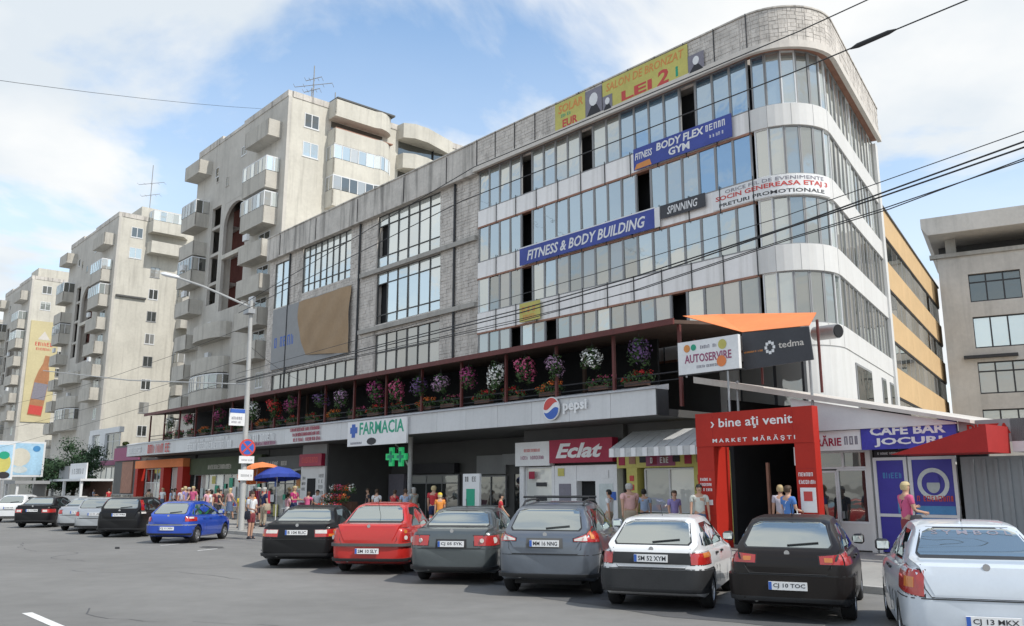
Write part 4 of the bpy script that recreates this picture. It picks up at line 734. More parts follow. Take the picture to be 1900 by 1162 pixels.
for z in (1.1, 1.0): bx(S, 'rail', M['dark_grey'], -14.9, -13.9, 25.02, 25.05, z, z + .03)
S = shop('sloping light sheet metal canopy over the market stalls beside the portal', 13, 26, 'canopy', 'market_canopy')
b = MB(FF).hexa([(-16.9, 22.7, 5.16), (-8.6, 22.7, 3.42), (-8.6, 30.2, 3.38), (-16.9, 30.2, 5.16), (-16.9, 22.7, 5.36), (-8.6, 22.7, 3.5), (-8.6, 30.2, 3.56), (-16.9, 30.2, 5.36)]); b.build('roof_sheet', M['concrete_light'], S)
MB(FF).prismy([(-13.6, 3.43), (-9.0, 3.43), (-9.0, 3.47), (-13.6, 4.42)], 22.9, 22.98).build('gable_sheet', M['white_metal'], S); MB(FF).tube([(-12.9, 22.9, 4.03), (-12.9, 22.9, 5.6)], .04, 6).build('sign_mast', M['steel'], S); MB(FF).tube([(-15.4, 22.9, 4.03), (-15.4, 22.9, 5.1)], .04, 6).build('sign_mast', M['steel'], S)
S = shop('white stationery kiosk with tall glazed doors right of the portal', 12.4, 24, 'kiosk', 'kiosk')
bx(S, 'rear_wall', M['dark_grey'], -13.2, -11.7, 25.4, 25.5, .12, 3.4); glazing(S, -13.15, -11.68, 2.4, 2.85, 23.5, 2, 'white_metal', G_DARK); f = glazing(S, -12.6, -11.75, .9, 2.35, 23.5, 1, 'white_metal', G_DARK); bx(S, 'door_panel', M['white_wall'], -12.6, -11.75, 23.46, 23.55, .16, .88); glazing(S, -13.15, -12.65, .95, 2.3, 23.5, 1, 'white_metal', G_DARK); bx(S, 'wall_panel', M['white_wall'], -13.2, -12.62, 23.47, 23.55, .12, .93); MB(FF).box(-12.5, -12.46, 23.38, 23.46, 1.0, 1.2).build('handle', M['steel'], S)
bx(S, 'jamb', M['white_wall'], -11.74, -11.6, 23.44, 23.6, .12, 2.9)
B = board('bookshop_sign', 'white sign with red letters ending in RARIE beside the portal', 'shop sign', FF, -13.4, -11.6, 2.87, 3.42, 23.0, .12, M['sign_white']); text(B, FF, 'RĂRIE', -12.92, -12.17, 3.0, 3.3, 23.0, M['crimson'], .02); strokes(B, FF, -12.08, -11.66, 3.02, 3.25, 23.0, M['print_grey'], 80)
S = shop('blue and white cafe bar kiosk front with a pale round crest on the window', 10.4, 24, 'kiosk', 'kiosk')
bx(S, 'rear_wall', M['dark_grey'], -11.58, -9.25, 25.4, 25.5, .12, 3.4)
for x0, x1 in ((-11.55, -10.62), (-10.58, -9.35)):
    MB(FF).box(x0, x1, 23.47, 23.55, 2.58, 2.66).box(x0, x0 + .09, 23.47, 23.55, .12, 2.578).box(x1 - .09, x1, 23.47, 23.55, .12, 2.578).box(x0 + .09, x1 - .09, 23.472, 23.55, 1.08, 1.16).build('door_frame', M['white_metal'], S)
    bx(S, 'printed_pane', M['film_blue'], x0 + .091, x1 - .091, 23.5, 23.53, .15, 1.08); bx(S, 'printed_pane', M['film_blue'], x0 + .091, x1 - .091, 23.5, 23.53, 1.16, 2.58)
bx(S, 'printed_patch', M['film_cyan'], -10.95, -10.72, 23.49, 23.499, 1.17, 1.6); bx(S, 'printed_patch', M['film_cyan'], -10.45, -9.46, 23.49, 23.499, .9, 1.07); bx(S, 'printed_patch', M['film_cyan'], -10.45, -9.46, 23.49, 23.499, 1.165, 1.38)
b = MB(FF); n = 28; cc_ = (-9.97, 1.95)
b.add([(cc_[0] + q * math.cos(2 * math.pi * i / n), 23.488, cc_[1] + q * math.sin(2 * math.pi * i / n)) for q in (.3, .41) for i in range(n)], [(i, (i + 1) % n, n + (i + 1) % n, n + i) for i in range(n)]); b.build('printed_crest', M['shop_light'], S)
b = MB(FF).add([(cc_[0] + .17 * math.cos(2 * math.pi * i / n), 23.487, cc_[1] - .04 + .2 * math.sin(2 * math.pi * i / n)) for i in range(n)], [tuple(range(n))]); b.build('printed_crest', M['shop_light'], S); MB(FF).prismy([(cc_[0] - .19, 1.98), (cc_[0] + .19, 1.98), (cc_[0] + .14, 2.17), (cc_[0] - .14, 2.17)], 23.48, 23.486).build('printed_crest', M['film_blue'], S)
strokes(S, FF, -10.42, -9.5, 1.5, 1.64, 23.49, M['print_red'], 81); strokes(S, FF, -11.3, -10.8, 2.1, 2.25, 23.5, M['film_cyan'], 82); bx(S, 'fanlight', M['print_black'], -11.5, -10.6, 23.5, 23.6, 2.67, 2.86); strokes(S, FF, -11.4, -10.75, 2.74, 2.8, 23.5, M['sign_white'], 83); bx(S, 'fanlight', M['print_black'], -10.55, -9.35, 23.5, 23.6, 2.67, 2.86)
B = board('cafe_sign', 'blue CAFE BAR JOCURI sign with pale letters', 'shop sign', FF, -11.56, -9.05, 2.86, 3.58, 22.95, .12, mat('sign_blue_mottled', (.05, .05, .36), .5, .35, .9)); text(B, FF, 'CAFÉ BAR', -11.3, -9.3, 3.23, 3.52, 22.95, M['sign_white'], .035); text(B, FF, 'JOCURI', -11.2, -9.4, 2.92, 3.16, 22.95, M['sign_white'], .035)  # board in blue of uneven tone, no emission
B = board('pizza_sign', 'grey and red pizza sign above the red awning', 'shop sign', FF, -9.0, -7.4, 2.95, 3.5, 23.0, .1, M['grey_paint']); text(B, FF, 'PIZZA', -8.8, -7.8, 3.15, 3.4, 23.0, M['red_cladding'], .02)
b = MB(FF).prismy([(-10.15, 2.66), (-7.85, 2.66), (-7.85, 3.3)], 21.6, 23.0); tag(b.build('red_awning', M['red_cloth']), 'wedge shaped dark red fabric awning beside the cafe sign', 'awning')
S = shop('grey ribbed metal container with a door at the right end of the stalls', 7.5, 24, 'container', 'metal_container')
bx(S, 'body', M['container_grey'], -9.2, -3.5, 23.4, 26.5, .12, 2.62); [bx(S, 'rib', M['container_grey'], -8.95 + i * .28, -8.87 + i * .28, 23.36, 23.4, .2, 2.55) for i in range(5)]; bx(S, 'door', M['dark_grey'], -7.5, -6.6, 23.36, 23.399, .2, 2.2); bx(S, 'handle', M['dark_metal'], -7.4, -7.3, 23.3, 23.359, 1.0, 1.35)
bx(S, 'upper_box', M['white_metal'], -7.8, -3.5, 23.0, 26, 2.7, 3.5)
# autoservice sign and dark tent at the end of the terrace
SA = thing('autoservice_sign', 'white AUTOSERVIRE sign board with a painted orange on posts', 'shop sign', P(14.4, 20.5, 5), rad(-48.6))
k_ = 21.5 / 20; FA = FF; MB(FA).box(-16.55, -14.35, 21.5, 21.62, 5.27, 6.28).build('panel', M['sign_white'], SA); MB(FA).box(-16.6, -14.3, 21.53, 21.64, 5.24, 5.268).box(-16.6, -16.552, 21.53, 21.64, 5.27, 6.3).build('frame', M['dark_metal'], SA)
text(SA, FA, 'AUTOSERVIRE', -16.3, -14.6, 5.6, 5.86, 21.5, M['print_maroon'], .02); strokes(SA, FA, -15.7, -15.1, 6.0, 6.1, 21.5, M['print_grey'], 85); strokes(SA, FA, -15.9, -15.0, 5.42, 5.5, 21.5, M['print_grey'], 86)
dsk = lambda x, z, r, m, nm, y=21.49: MB(FA).add([(x + r * math.cos(i * .449), y, z + r * math.sin(i * .449)) for i in range(14)], [tuple(range(14))]).build(nm, m, SA)
dsk(-14.95, 5.55, .17, M['orange_cloth'], 'printed_orange', 21.485); dsk(-16.2, 6.06, .12, M['print_orange'], 'printed_fruit'); dsk(-15.95, 6.07, .1, M['print_green'], 'printed_fruit'); dsk(-14.9, 6.05, .15, M['sign_yellow'], 'printed_fruit')
MB(FA).tube([(-16.3, 21.56, 5.18), (-16.3, 21.56, 5.27)], .03, 6).tube([(-14.8, 21.56, 4.03), (-14.8, 21.56, 5.27)], .03, 6).build('support', M['steel'], SA)
TN = thing('tent_awning', 'orange topped awning with a dark printed front at the right end of the terrace', 'awning', P(14.5, 23.5, 4.6), rad(-48.6))
MB(FF).add([(-14.45, 21.9, 6.40), (-12.28, 21.9, 6.30), (-13.3, 24.2, 7.13), (-16.9, 24.2, 7.62), (-17.0, 22.4, 7.34)], [(0, 1, 2), (0, 2, 3), (0, 3, 4)]).add([(-14.45, 21.91, 6.385), (-12.28, 21.91, 6.285), (-13.3, 24.2, 7.11), (-16.9, 24.2, 7.60), (-17.0, 22.4, 7.325)], [(2, 1, 0), (3, 2, 0), (4, 3, 0)]).build('roof_cloth', M['orange_cloth'], TN)
MB(FF).hexa([(-14.45, 21.86, 5.25), (-12.2, 21.86, 5.32), (-12.2, 21.9, 5.32), (-14.45, 21.9, 5.25), (-14.45, 21.86, 6.37), (-12.28, 21.86, 6.27), (-12.28, 21.9, 6.27), (-14.45, 21.9, 6.37)]).build('front_panel', M['sign_dark'], TN)
strokes(TN, FF, -14.4, -13.75, 5.74, 5.79, 21.86, M['print_orange'], 88); text(TN, FF, 'tedma', -13.25, -12.45, 5.76, 5.95, 21.86, M['cream_trim'], .01)
b = MB(FF)
for i in range(8): a = i * .785; b.box(-13.53 + .13 * math.cos(a) - .04, -13.53 + .13 * math.cos(a) + .04, 21.85, 21.86, 5.82 + .15 * math.sin(a) - .045, 5.82 + .15 * math.sin(a) + .045)
b.build('printed_emblem', M['sign_white'], TN); 
for x, y in ((-16.95, 22.9), (-14.4, 22.75), (-12.5, 22.75)): MB(FF).tube([(x, y, 5.45 + (x + 17) * .4 * -.53), (x, y, 6.6)], .04, 6).build('post', M['dark_red_steel'], TN)
b = MB(FF).tube([(-13.6, 24.6, 6.55), (-12.75, 24.4, 6.5)], .22, 14); PD = tag(b.build('exhaust_duct', M['steel'], smooth=True), 'round steel exhaust duct sticking out beside the orange awning', 'duct'); MB(FF).tube([(-12.76, 24.4, 6.5), (-12.72, 24.39, 6.498)], .2, 14).build('duct_mouth', M['interior_shade'], PD)
# ---------------------------------------------------------------- lamp post with signs, wires
LP = thing('lamp_post', 'tall grey concrete lamp post with road signs at the kerb', 'lamp post', P(35, 15.9, .12), rad(-48.6))
lx, ly = -35.0, 15.9
MB(FF).tube([(lx, ly, .12), (lx - .15, ly, 4.8), (lx - .35, ly, 9.9)], [.13, .11, .08], 12).build('pole', M['pole_paint'], LP, True)
MB(FF).tube([(lx - .35, ly, 9.6), (lx - 3.3, ly - 1.0, 10.9), (lx - 5.2, ly - 1.6, 11.6)], .05, 8).build('arm', M['pole_paint'], LP)
MB(FF).loft([[(lx - 5.0 - q * 1.2, ly - 1.55 - q * .4 + r * math.cos(a * .785), 11.56 + q * .35 + r * .6 * math.sin(a * .785)) for a in range(8)] for q, r in ((0, .06), (.15, .16), (.8, .18), (1, .08))]).build('lantern', M['white_metal'], LP, True)
MB(FF).box(lx - .6, lx - .1, ly - .22, ly + .1, 9.3, 9.5).build('clamp_plate', M['steel'], LP)
b = MB(FF).tube([(lx - .2, ly, 6.2), (lx - 14, ly - .6, 7.6), (lx - 31, ly - 1.0, 9.8)], .035, 6); tag(b.build('span_pole', M['pole_paint']), 'thin white tube reaching left from the lamp post across the street', 'pipe')
FS = FRM(P(35.1, 15.9), rad(41.4))
def round_sign():
    S_ = thing('no_stopping_sign', 'round blue no stopping sign with red rim on the lamp post', 'road sign', P(35, 15.6, 3.1), rad(-48.6)); c = (0, -.24, 3.5)
    MB(FS).tube([c, (c[0], c[1] + .02, c[2])], .36, 24).build('disc', M['print_red'], S_); MB(FS).tube([(c[0], c[1] - .006, c[2]), (c[0], c[1] + .01, c[2])], .285, 24).build('field', M['print_blue'], S_)
    for a in (45, -45): MB(FS @ Matrix.Translation(c) @ Matrix.Rotation(rad(a), 4, 'Y')).box(-.28, .28, -.012 - (a > 0) * .002, .0, -.035, .035).build('bar', M['print_red'], S_)
    MB(FS).box(c[0] - .04, c[0] + .04, c[1] + .022, c[1] + .1, c[2] - .05, c[2] + .05).build('bracket', M['steel'], S_)
round_sign()
for z, h, lb in ((2.85, .3, 'small blank white plate directly under the round no stopping sign'), (2.15, .44, 'larger pale plate lowest on the lamp post')):
    o = MB(FS).box(-.33, .33, -.24, -.21, z, z + h).build('sign_plate', M['sign_white']); tag(o, lb, 'road sign'); strokes(o, FS, -.26, .26, z + h * .35, z + h * .55, -.24, M['grey_paint'], 90)
o = MB(FS).box(-.85, -.17, -.2, -.16, 4.4, 5.1).build('info_sign', M['sign_white']); tag(o, 'white sign with a blue header on the lamp post beside the terrace', 'road sign'); MB(FS).box(-.84, -.18, -.21, -.201, 4.93, 5.09).build('header', M['print_blue'], o); strokes(o, FS, -.75, -.27, 4.65, 4.77, -.2, M['print_grey'], 91); strokes(o, FS, -.75, -.35, 4.5, 4.58, -.2, M['print_grey'], 92)
# market stalls by the lamp post
def parasol(label, s, d, z, r, m, tilt, name='parasol'):
    T = thing(name, label, 'parasol', P(s, d, .12)); Fq = Matrix.Translation(P(s, d, z)) @ Matrix.Rotation(rad(-48.6), 4, 'Z') @ Matrix.Rotation(rad(tilt), 4, 'Y'); b = MB(Fq); n = 8
    for i in range(n):
        a, e = 2 * math.pi * i / n, 2 * math.pi * (i + 1) / n; p = lambda q, zz, t: (q * math.cos(t), q * math.sin(t), zz)
        b.add([p(0.01, .45, a), p(.55 * r, .3, a), p(.55 * r, .3, e), p(r, -.02, a), p(r * .985, -.0, (a + e) / 2), p(r, -.02, e), p(r, -.17, a), p(r * .985, -.16, (a + e) / 2), p(r, -.17, e)], [(0, 1, 2), (1, 3, 4), (1, 4, 2), (2, 4, 5), (3, 6, 7, 4), (4, 7, 8, 5)])
    b.build('canopy', m, T); b = MB(Fq)
    for i in range(n): a = 2 * math.pi * i / n; b.tube([(0, 0, .4), (r * math.cos(a), r * math.sin(a), -.03)], .012, 4)
    b.build('rib', M['steel'], T); MB().tube([P(s, d, .12), Fq @ Vector((0, 0, .45))], .025, 6).build('pole', M['white_metal'], T); MB().tube([P(s, d, .12), P(s, d, .2)], .25, 10).build('base', M['dark_grey'], T); return T
parasol('orange market parasol tilted towards the street', 39.4, 18.6, 2.55, 1.0, M['orange_cloth'], -24); pb = parasol('dark blue market parasol beside the orange one', 38.6, 19.2, 2.4, 1.08, M['blue_cloth'], -6)
ST = thing('clothes_rack', 'rack of magenta and dark clothes under the blue parasol', 'clothes rack', P(38.6, 18.4, .12), rad(-48.6)); MB(FF).tube([(-39.6, 18.4, .12), (-39.6, 18.4, 1.75), (-37.9, 18.4, 1.75), (-37.9, 18.4, .12)], .02, 6).build('rail', M['steel'], ST)
cm_ = [M['crimson'], M['print_maroon'], M['dark_grey'], M['red_cloth']]
for i in range(9):
    x = -39.5 + i * .19; MB(FF).hexa([(x - .04, 18.22, .7), (x + .04, 18.22, .7), (x + .05, 18.6, .68), (x - .05, 18.6, .68), (x - .02, 18.25, 1.7), (x + .02, 18.25, 1.7), (x + .02, 18.55, 1.7), (x - .02, 18.55, 1.7)]).build('garment', cm_[i % 4], ST)
# ---------------------------------------------------------------- wires
def wire(name, label, pts, r=.018, m='plastic_black'):
    path = []
    for i in range(len(pts) - 1):
        for k in range(10): path.append(Vector(pts[i]).lerp(Vector(pts[i + 1]), k / 10))
    path.append(Vector(pts[-1])); b = MB().tube(path, r, 5); return tag(b.build(name, M[m]), label, 'cable', 'overhead cables')
def span(a, c, sag):
    a, c = Vector(a), Vector(c); return [a.lerp(c, t / 6) - Vector((0, 0, 4 * sag * (t / 6) * (1 - t / 6))) for t in range(7)]
wire('overhead_cable', 'upper tram wire rising to the top edge right of the corner', [P(*p) for p in ((35, 15.2, 9.5), (18.7, 15.0, 11.07), (8.2, 15.0, 10.95), (3.0, 15.0, 11.1))], .013)
w_ = wire('overhead_cable', 'second tram wire carrying a dark insulator in front of the sky', [P(*p) for p in ((35, 15.2, 9.2), (19.2, 15, 10.17), (8.4, 15, 10.12), (2.5, 15, 10.25))], .014); MB().tube([P(7.15, 15, 10.14), P(7.0, 15, 10.15), P(6.4, 15, 10.17), P(6.25, 15, 10.17)], [.015, .05, .045, .015], 8).build('insulator', M['plastic_black'], w_)
for i, (dz, dd, lb) in enumerate(((0, 0, 'thick dark cable, lowest but two of the bundle across the facade'), (.11, .12, 'dark cable in the middle of the bundle across the facade'), (-.16, .2, 'lower slack cable of the bundle across the facade'), (-.26, -.1, 'lowest thin cable of the bundle across the facade'))):
    wire('overhead_cable', lb, [P(35, 15.3, 6.25 + dz * .3)] + [P(s, 15 + dd, z + dz + .03 * math.sin(s + i * 2)) for s, z in ((16.8, 6.42), (12.67, 6.56), (8.75, 6.89), (6.76, 7.05), (4.4, 7.31), (1.5, 7.7))], .017 if i < 2 else .011)
wire('overhead_cable', 'thin separate cable just above the bundle at the right', [P(*p) for p in ((35, 15.3, 6.6), (14, 15, 6.95), (8.73, 15, 7.17), (4.38, 15, 7.55), (1.5, 15, 7.95))], .009)
wire('overhead_cable', 'faint wire crossing the sky to the left tower roof', span(P(70.5, 31.6, 35.9), Vector((-27.5, 37, 20.9)), .25), .014)
for i, (a, c, sg, lb) in enumerate(((P(35.3, 15.9, 8.8), P(80, 14, 8.0), .5, 'wire from the lamp post towards the far left towers, upper one'), (P(35.3, 15.9, 7.4), P(90, 15, 6.4), .4, 'wire from the lamp post towards the far left towers, middle one'), (P(35.3, 15.9, 6.6), P(95, 16, 4.9), .2, 'wire from the lamp post towards the far left towers, lowest one'), (P(35.3, 15.9, 7.9), P(58, 30.4, 9.6), .2, 'wire from the lamp post to the stone wall'))): wire('overhead_cable', lb, span(a, c, sg), .010)
# ---------------------------------------------------------------- flowers
def leafquads(b, c, r, n, size, rg, squash=1., shell=.55, droop=0.):
    for _ in range(n):
        d = Vector((rg.gauss(0, 1), rg.gauss(0, 1), rg.gauss(0, 1))).normalized(); q = r * (shell + (1 - shell) * rg.random()); p = Vector(c) + Vector((d.x * q, d.y * q, d.z * q * squash)); a = d.cross(Vector((rg.gauss(0, 1), rg.gauss(0, 1), rg.gauss(0, 1)))).normalized(); e = d.cross(a); a = (a + d * rg.uniform(-.5, .5)).normalized(); s = size * rg.uniform(.6, 1.3)
        b.add([p - a * s, p + e * s * .6, p + a * s, p - e * s * .6], [(0, 1, 2, 3)])
fl = {k: mat('petal_' + k, c, .7, .15, 8, rv=.1) for k, c in dict(pink=(.5, .09, .19), white=(.75, .75, .72), violet=(.13, .07, .18), red=(.5, .03, .03), mauve=(.45, .28, .42), magenta=(.33, .05, .17), orange=(.6, .14, .03)).items()}
rg = random.Random(21)
def mesh_of(fn, m):
    b = MB(); fn(b); me = bpy.data.meshes.new('foliage'); me.from_pydata(b.v, [], b.f); me.materials.append(m); return me
bl = [mesh_of(lambda b: [leafquads(b, (0, 0, -.05), .34, 210, .055, rg, 1.15, .2), leafquads(b, (.12, .05, -.4), .2, 70, .05, rg, 1.3, .1), leafquads(b, (-.15, -.1, -.3), .2, 60, .05, rg, 1.2, .1), leafquads(b, (.05, -.05, .3), .18, 50, .05, rg, 1.2, .1)], M['leaf']) for _ in range(2)]
bloom = {k: [mesh_of(lambda b: [leafquads(b, (0, 0, .02), .36, 130, .052, rg, 1.15, .7), leafquads(b, (.12, -.1, -.22), .27, 60, .05, rg, 1.2, .6), leafquads(b, (-.14, .08, .16), .25, 50, .05, rg, .9, .6)], fl[k]) for _ in range(1)] for k in ('pink', 'white', 'violet', 'mauve', 'magenta', 'red')}
potm = cmesh(('pot',), lambda b: b.loft([[(q * math.cos(a * .628), q * math.sin(a * .628), z) for a in range(10)] for q, z in ((.12, -.28), (.19, -.1))]), M['plastic_black']); hook = cmesh(('hanger',), lambda b: [b.tube([(x, y, -.1), (0, 0, .55)], .006, 4) for x, y in ((.18, 0), (-.1, .15), (-.1, -.15))] and b.tube([(0, 0, .55), (0, 0, .75)], .006, 4), M['dark_metal'])
desc = dict(pink='bright pink', white='white', violet='dark violet', mauve='pale mauve', magenta='deep magenta', red='red')
lst = [(19.05, 'violet', 'nearest the right end of the terrace'), (21.29, 'white', 'above the drinks logo'), (23.22, 'mauve', 'left of the big white one'), (24.9, 'pink', 'between the mauve and the white basket'), (26.63, 'white', 'fifth from the right end'), (28.46, 'magenta', 'right of the pale mauve basket'), (30.4, 'mauve', 'between the magenta and a violet basket'), (32.03, 'violet', 'above the right edge of the pharmacy sign'), (33.85, 'pink', 'above the pharmacy sign'), (35.61, 'magenta', 'above the left half of the pharmacy sign'), (38.9, 'mauve', 'left of the pharmacy sign'), (40.95, 'violet', 'over the faded crimson lines'), (44.27, 'magenta', 'right of the small white basket near the lamp post'), (46.36, 'red', 'two places right of the lamp post'), (49.04, 'white', 'just right of the lamp post'), (54.0, 'magenta', 'left of the white info sign'), (59.08, 'pink', 'near the left end of the terrace'), (62.5, 'white', 'at the far left end of the terrace')]
for i, (s, k, lb) in enumerate(lst):
    z = 6.42 + rg.uniform(-.06, .08); T = thing('hanging_basket', f'{desc[k]} hanging flower basket {lb}', 'flower basket', P(s, 22.62, z - .45), rg.uniform(0, 6), 'flower baskets hanging along the terrace'); Mw = WM[T.name] @ Matrix.Translation((0, 0, .45))
    inst(potm, 'pot', T, Mw); inst(hook, 'hanger', T, Mw); Ms = Mw @ Matrix.Rotation(i * 1.3, 4, 'Z') @ Matrix.Diagonal((1.24 + .12 * math.sin(i * 3), 1.2 + .1 * math.cos(i * 2), 1.05 + .2 * math.sin(i * 5), 1)); inst(bl[i % 2], 'foliage', T, Ms); inst(bloom[k][0], 'blossom', T, Ms)
boxm = cmesh(('trough',), lambda b: b.box(-.5, .5, -.11, .11, 0, .16), M['wood_dark']); gl_ = mesh_of(lambda b: [leafquads(b, (x, -.04 * (k % 2), .2 + .1 * (k % 3)), .26, 60, .06, rg, .85, .2) for k, x in enumerate((-.55, -.3, 0, .25, .5))], M['leaf']); gb = {k: mesh_of(lambda b: [leafquads(b, (x + rg.uniform(-.12, .12), rg.uniform(-.2, .02), rg.uniform(.25, .5)), .15, 26, .04, rg, .8, .4) for x in (-.5, -.3, -.1, .1, .3, .5)], fl[k]) for k in ('red', 'pink', 'orange')}
ORD = 'first second third fourth fifth sixth seventh eighth ninth tenth eleventh twelfth thirteenth fourteenth fifteenth sixteenth seventeenth eighteenth nineteenth twentieth twenty-first twenty-second'.split()
for i in range(22):
    s = 19.4 + i * 2.1 + rg.uniform(-.3, .3); k = ('red', 'pink', 'orange', 'red')[i % 4]; T = thing('flower_trough', f'flower trough with {k} geraniums, {ORD[i]} along the terrace edge from its right end', 'flower trough', P(s, 22.95, 5.3), rad(-48.6), f'troughs of {k} geraniums along the terrace edge'); Mw = WM[T.name]
    inst(boxm, 'trough', T, Mw); inst(gl_, 'foliage', T, Mw @ Matrix.Rotation(math.pi * (i % 2), 4, 'Z')); inst(gb[k], 'blossom', T, Mw @ Matrix.Rotation(math.pi * (i % 2), 4, 'Z'))
# flower stall between kiosk and clothes rack
T = thing('flower_stand', 'tiered stand of red and yellow flower bouquets beside the white kiosk', 'flower stall', P(37.2, 21.4, .12), rad(-48.6))
for k in range(3): MB(FF).box(-38.0, -36.0, 21.0 + k * .35, 21.35 + k * .35, .12, .5 + k * .35).build('step', M['wood_dark'], T)
for i in range(18):
    c = (-37.9 + (i % 6) * .36, 21.1 + (i // 6) * .36, .9 + (i // 6) * .42); b = MB(FF); leafquads(b, c, .22, 50, .06, rg, 1.1, .2); b.build('foliage', M['leaf'], T); b = MB(FF); leafquads(b, (c[0], c[1] - .05, c[2] + .1), .22, 34, .05, rg, .9, .6); b.build('blossom', fl[('red', 'orange', 'white', 'red', 'pink')[i % 5]], T)
# ---------------------------------------------------------------- far left end of the street
S = shop('two storey glazed corner shop at the foot of the second tower', 104, 31, 'shop')
for x0, x1, y in ((-111.5, -100.6, 31.0),):
    bx(S, 'upper_panel', M['white_metal'], x0, x1, 30.9, 31.4, 7.9, 8.5); bx(S, 'middle_panel', M['grey_paint'], x0, x1, 30.9, 31.4, 4.2, 4.9); bx(S, 'sign_strip', M['print_maroon'], -106, -100.7, 30.8, 30.899, 4.3, 4.8); bx(S, 'pillar', M['white_metal'], x0, x0 + 1.3, 30.85, 31.4, .12, 7.89); bx(S, 'pillar', M['white_metal'], -107.4, -105.4, 30.86, 31.4, 4.91, 7.89)
    glazing(S, -110.1, -107.5, 5.0, 7.8, 31.1, 2, 'white_metal', G_SHOP); glazing(S, -105.3, -100.8, 5.0, 7.8, 31.1, 2, 'white_metal', G_DARK, (0, .7, 1)); glazing(S, -110.1, -100.8, .2, 4.1, 31.1, 5, 'grey_paint', [G_SHOP, G_DARK, G_DARK], (0, 1))
S = shop('dark narrow shop with a tall brown poster at the left end of the arcade', 76.5, 24.6, 'shop'); bx(S, 'wall', M['dark_grey'], -80.5, -73.6, 24.6, 25.6, .12, 5.4); bx(S, 'poster', M['red_brown_trim'], -78.2, -75.5, 24.5, 24.59, 1.4, 4.0); bx(S, 'sign', M['print_maroon'], -80.3, -74.0, 24.4, 24.59, 4.1, 5.2); glazing(S, -80.2, -73.8, .2, 1.3, 24.5, 3, 'grey_paint', G_DARK)
S = shop('pale open sided snack kiosk with a white roof sign at the far left', 90, 24, 'kiosk', 'kiosk'); bx(S, 'counter', M['white_wall'], -95.3, -85.5, 23.4, 24.0, .12, 1.1); bx(S, 'rear_wall', M['wood_dark'], -95.3, -85.5, 26, 26.1, .12, 2.5); bx(S, 'roof', M['white_metal'], -95.6, -85.2, 23.2, 26.2, 2.45, 2.65); bx(S, 'roof_sign', M['sign_white'], -91.5, -86.2, 23.9, 24.0, 2.66, 4.1); bx(S, 'roof_sign', M['grey_paint'], -95.2, -91.8, 23.9, 24.0, 2.66, 3.9)
for x in (-95.2, -91.2, -85.7): bx(S, 'post', M['white_metal'], x, x + .3, 23.3, 23.5, .12, 2.44)
strokes(S, FF, -90.8, -87, 3.1, 3.6, 23.9, M['grey_paint'], 95)
S = shop('low dark roofed bus shelter below the billboard', 95, 21, 'shelter', 'bus_shelter'); bx(S, 'roof', M['grey_paint'], -97.5, -92.5, 19.5, 22.5, 2.2, 2.5); bx(S, 'rear_wall', M['dark_grey'], -97.3, -92.7, 22.2, 22.3, .12, 2.19); [bx(S, 'post', M['white_metal'], x, x + .2, 19.7, 19.9, .12, 2.19) for x in (-97.3, -92.9)]
def billboard(label, s, d0, d1, z0, z1, pics):
    FBd = FRM(P(s, d1), rad(41.4)); w = d1 - d0; BB = thing('billboard', label, 'billboard', P(s, (d0 + d1) / 2, .12), rad(41.4)); g = lambda nm, m, x0, x1, y0, y1, za, zb: MB(FBd).box(x0, x1, y0, y1, za, zb).build(nm, m, BB)
    g('frame', M['white_metal'], -w, 0, 0, .2, z0, z1); g('poster', bpy.data.materials.get('poster_blue') or mat('poster_blue', (.36, .56, .72), .5, .2, .5), -w + .18, -.18, -.02, -.001, z0 + .18, z1 - .18); [g('post', M['steel'], x, x + .2, .03, .18, .12, z0) for x in (-w + .5, -.8)]
    for k, (m, x, z, rx, rz_) in enumerate(pics): MB(FBd).add([(-w * (1 - x) + rx * math.cos(i * .449), -.03 - .004 * k, z0 + (z1 - z0) * z + rz_ * math.sin(i * .449) * (1 if rx != rz_ else .8)) for i in range(14)], [tuple(range(14))]).build('printed_picture', M[m], BB)
billboard('white framed pale blue billboard with a cream picture at the far left', 98, 18.6, 23.1, 2.92, 6.4, (('shop_cream', .5, .55, .95, .9), ('shop_light', .52, .2, .7, .35), ('film_cyan', .82, .8, .35, .3)))
billboard('second billboard cut by the left edge with yellow and black picture', 90, 15.9, 18.7, 2.57, 5.85, (('sign_yellow', .7, .45, .6, .85), ('print_green', .7, .66, .45, .35), ('print_black', .74, .12, .5, .3)))
def tree(label, s, d, h, r, seed, m, name='street_tree'):
    g_ = random.Random(seed); T = thing(name, label, 'tree', P(s, d, .12)); base = P(s, d, .12); b = MB(); b.tube([base, base + Vector((.1, .05, h * .3)), base + Vector((-.05, .1, h * .7))], [.16, .12, .05], 8)
    cl = []
    for i in range(16):
        a = g_.uniform(0, 6.28); q = r * g_.uniform(.1, .75); z = h * g_.uniform(.35, .92); c = base + Vector((q * math.cos(a), q * math.sin(a), z)); cl.append(c); b.tube([base + Vector((0, .05, z * .6)), c], [.05, .015], 5)
    b.build('trunk', M['bark'], T); b = MB()
    for c in cl: leafquads(b, c, r * g_.uniform(.3, .5), 420, .12, g_, .85, .1)
    b.build('crown', m, T)
tree('dark green bushy tree between the billboard and the snack kiosk', 99, 26.2, 6.6, 3.4, 1, M['leaf_dark']); tree('lighter yellowish green young tree beside the dark bushy one', 104, 33, 7.4, 1.2, 2, mat('leaf_light', (.16, .2, .05), .7, .3, 4)); tree('second dark tree partly hidden behind the far billboard', 108, 26, 5.0, 2.2, 3, M['leaf_dark'])
tree('small dark green tree behind the billboard post', 94, 25.0, 4.8, 2.4, 5, M['leaf_dark'])
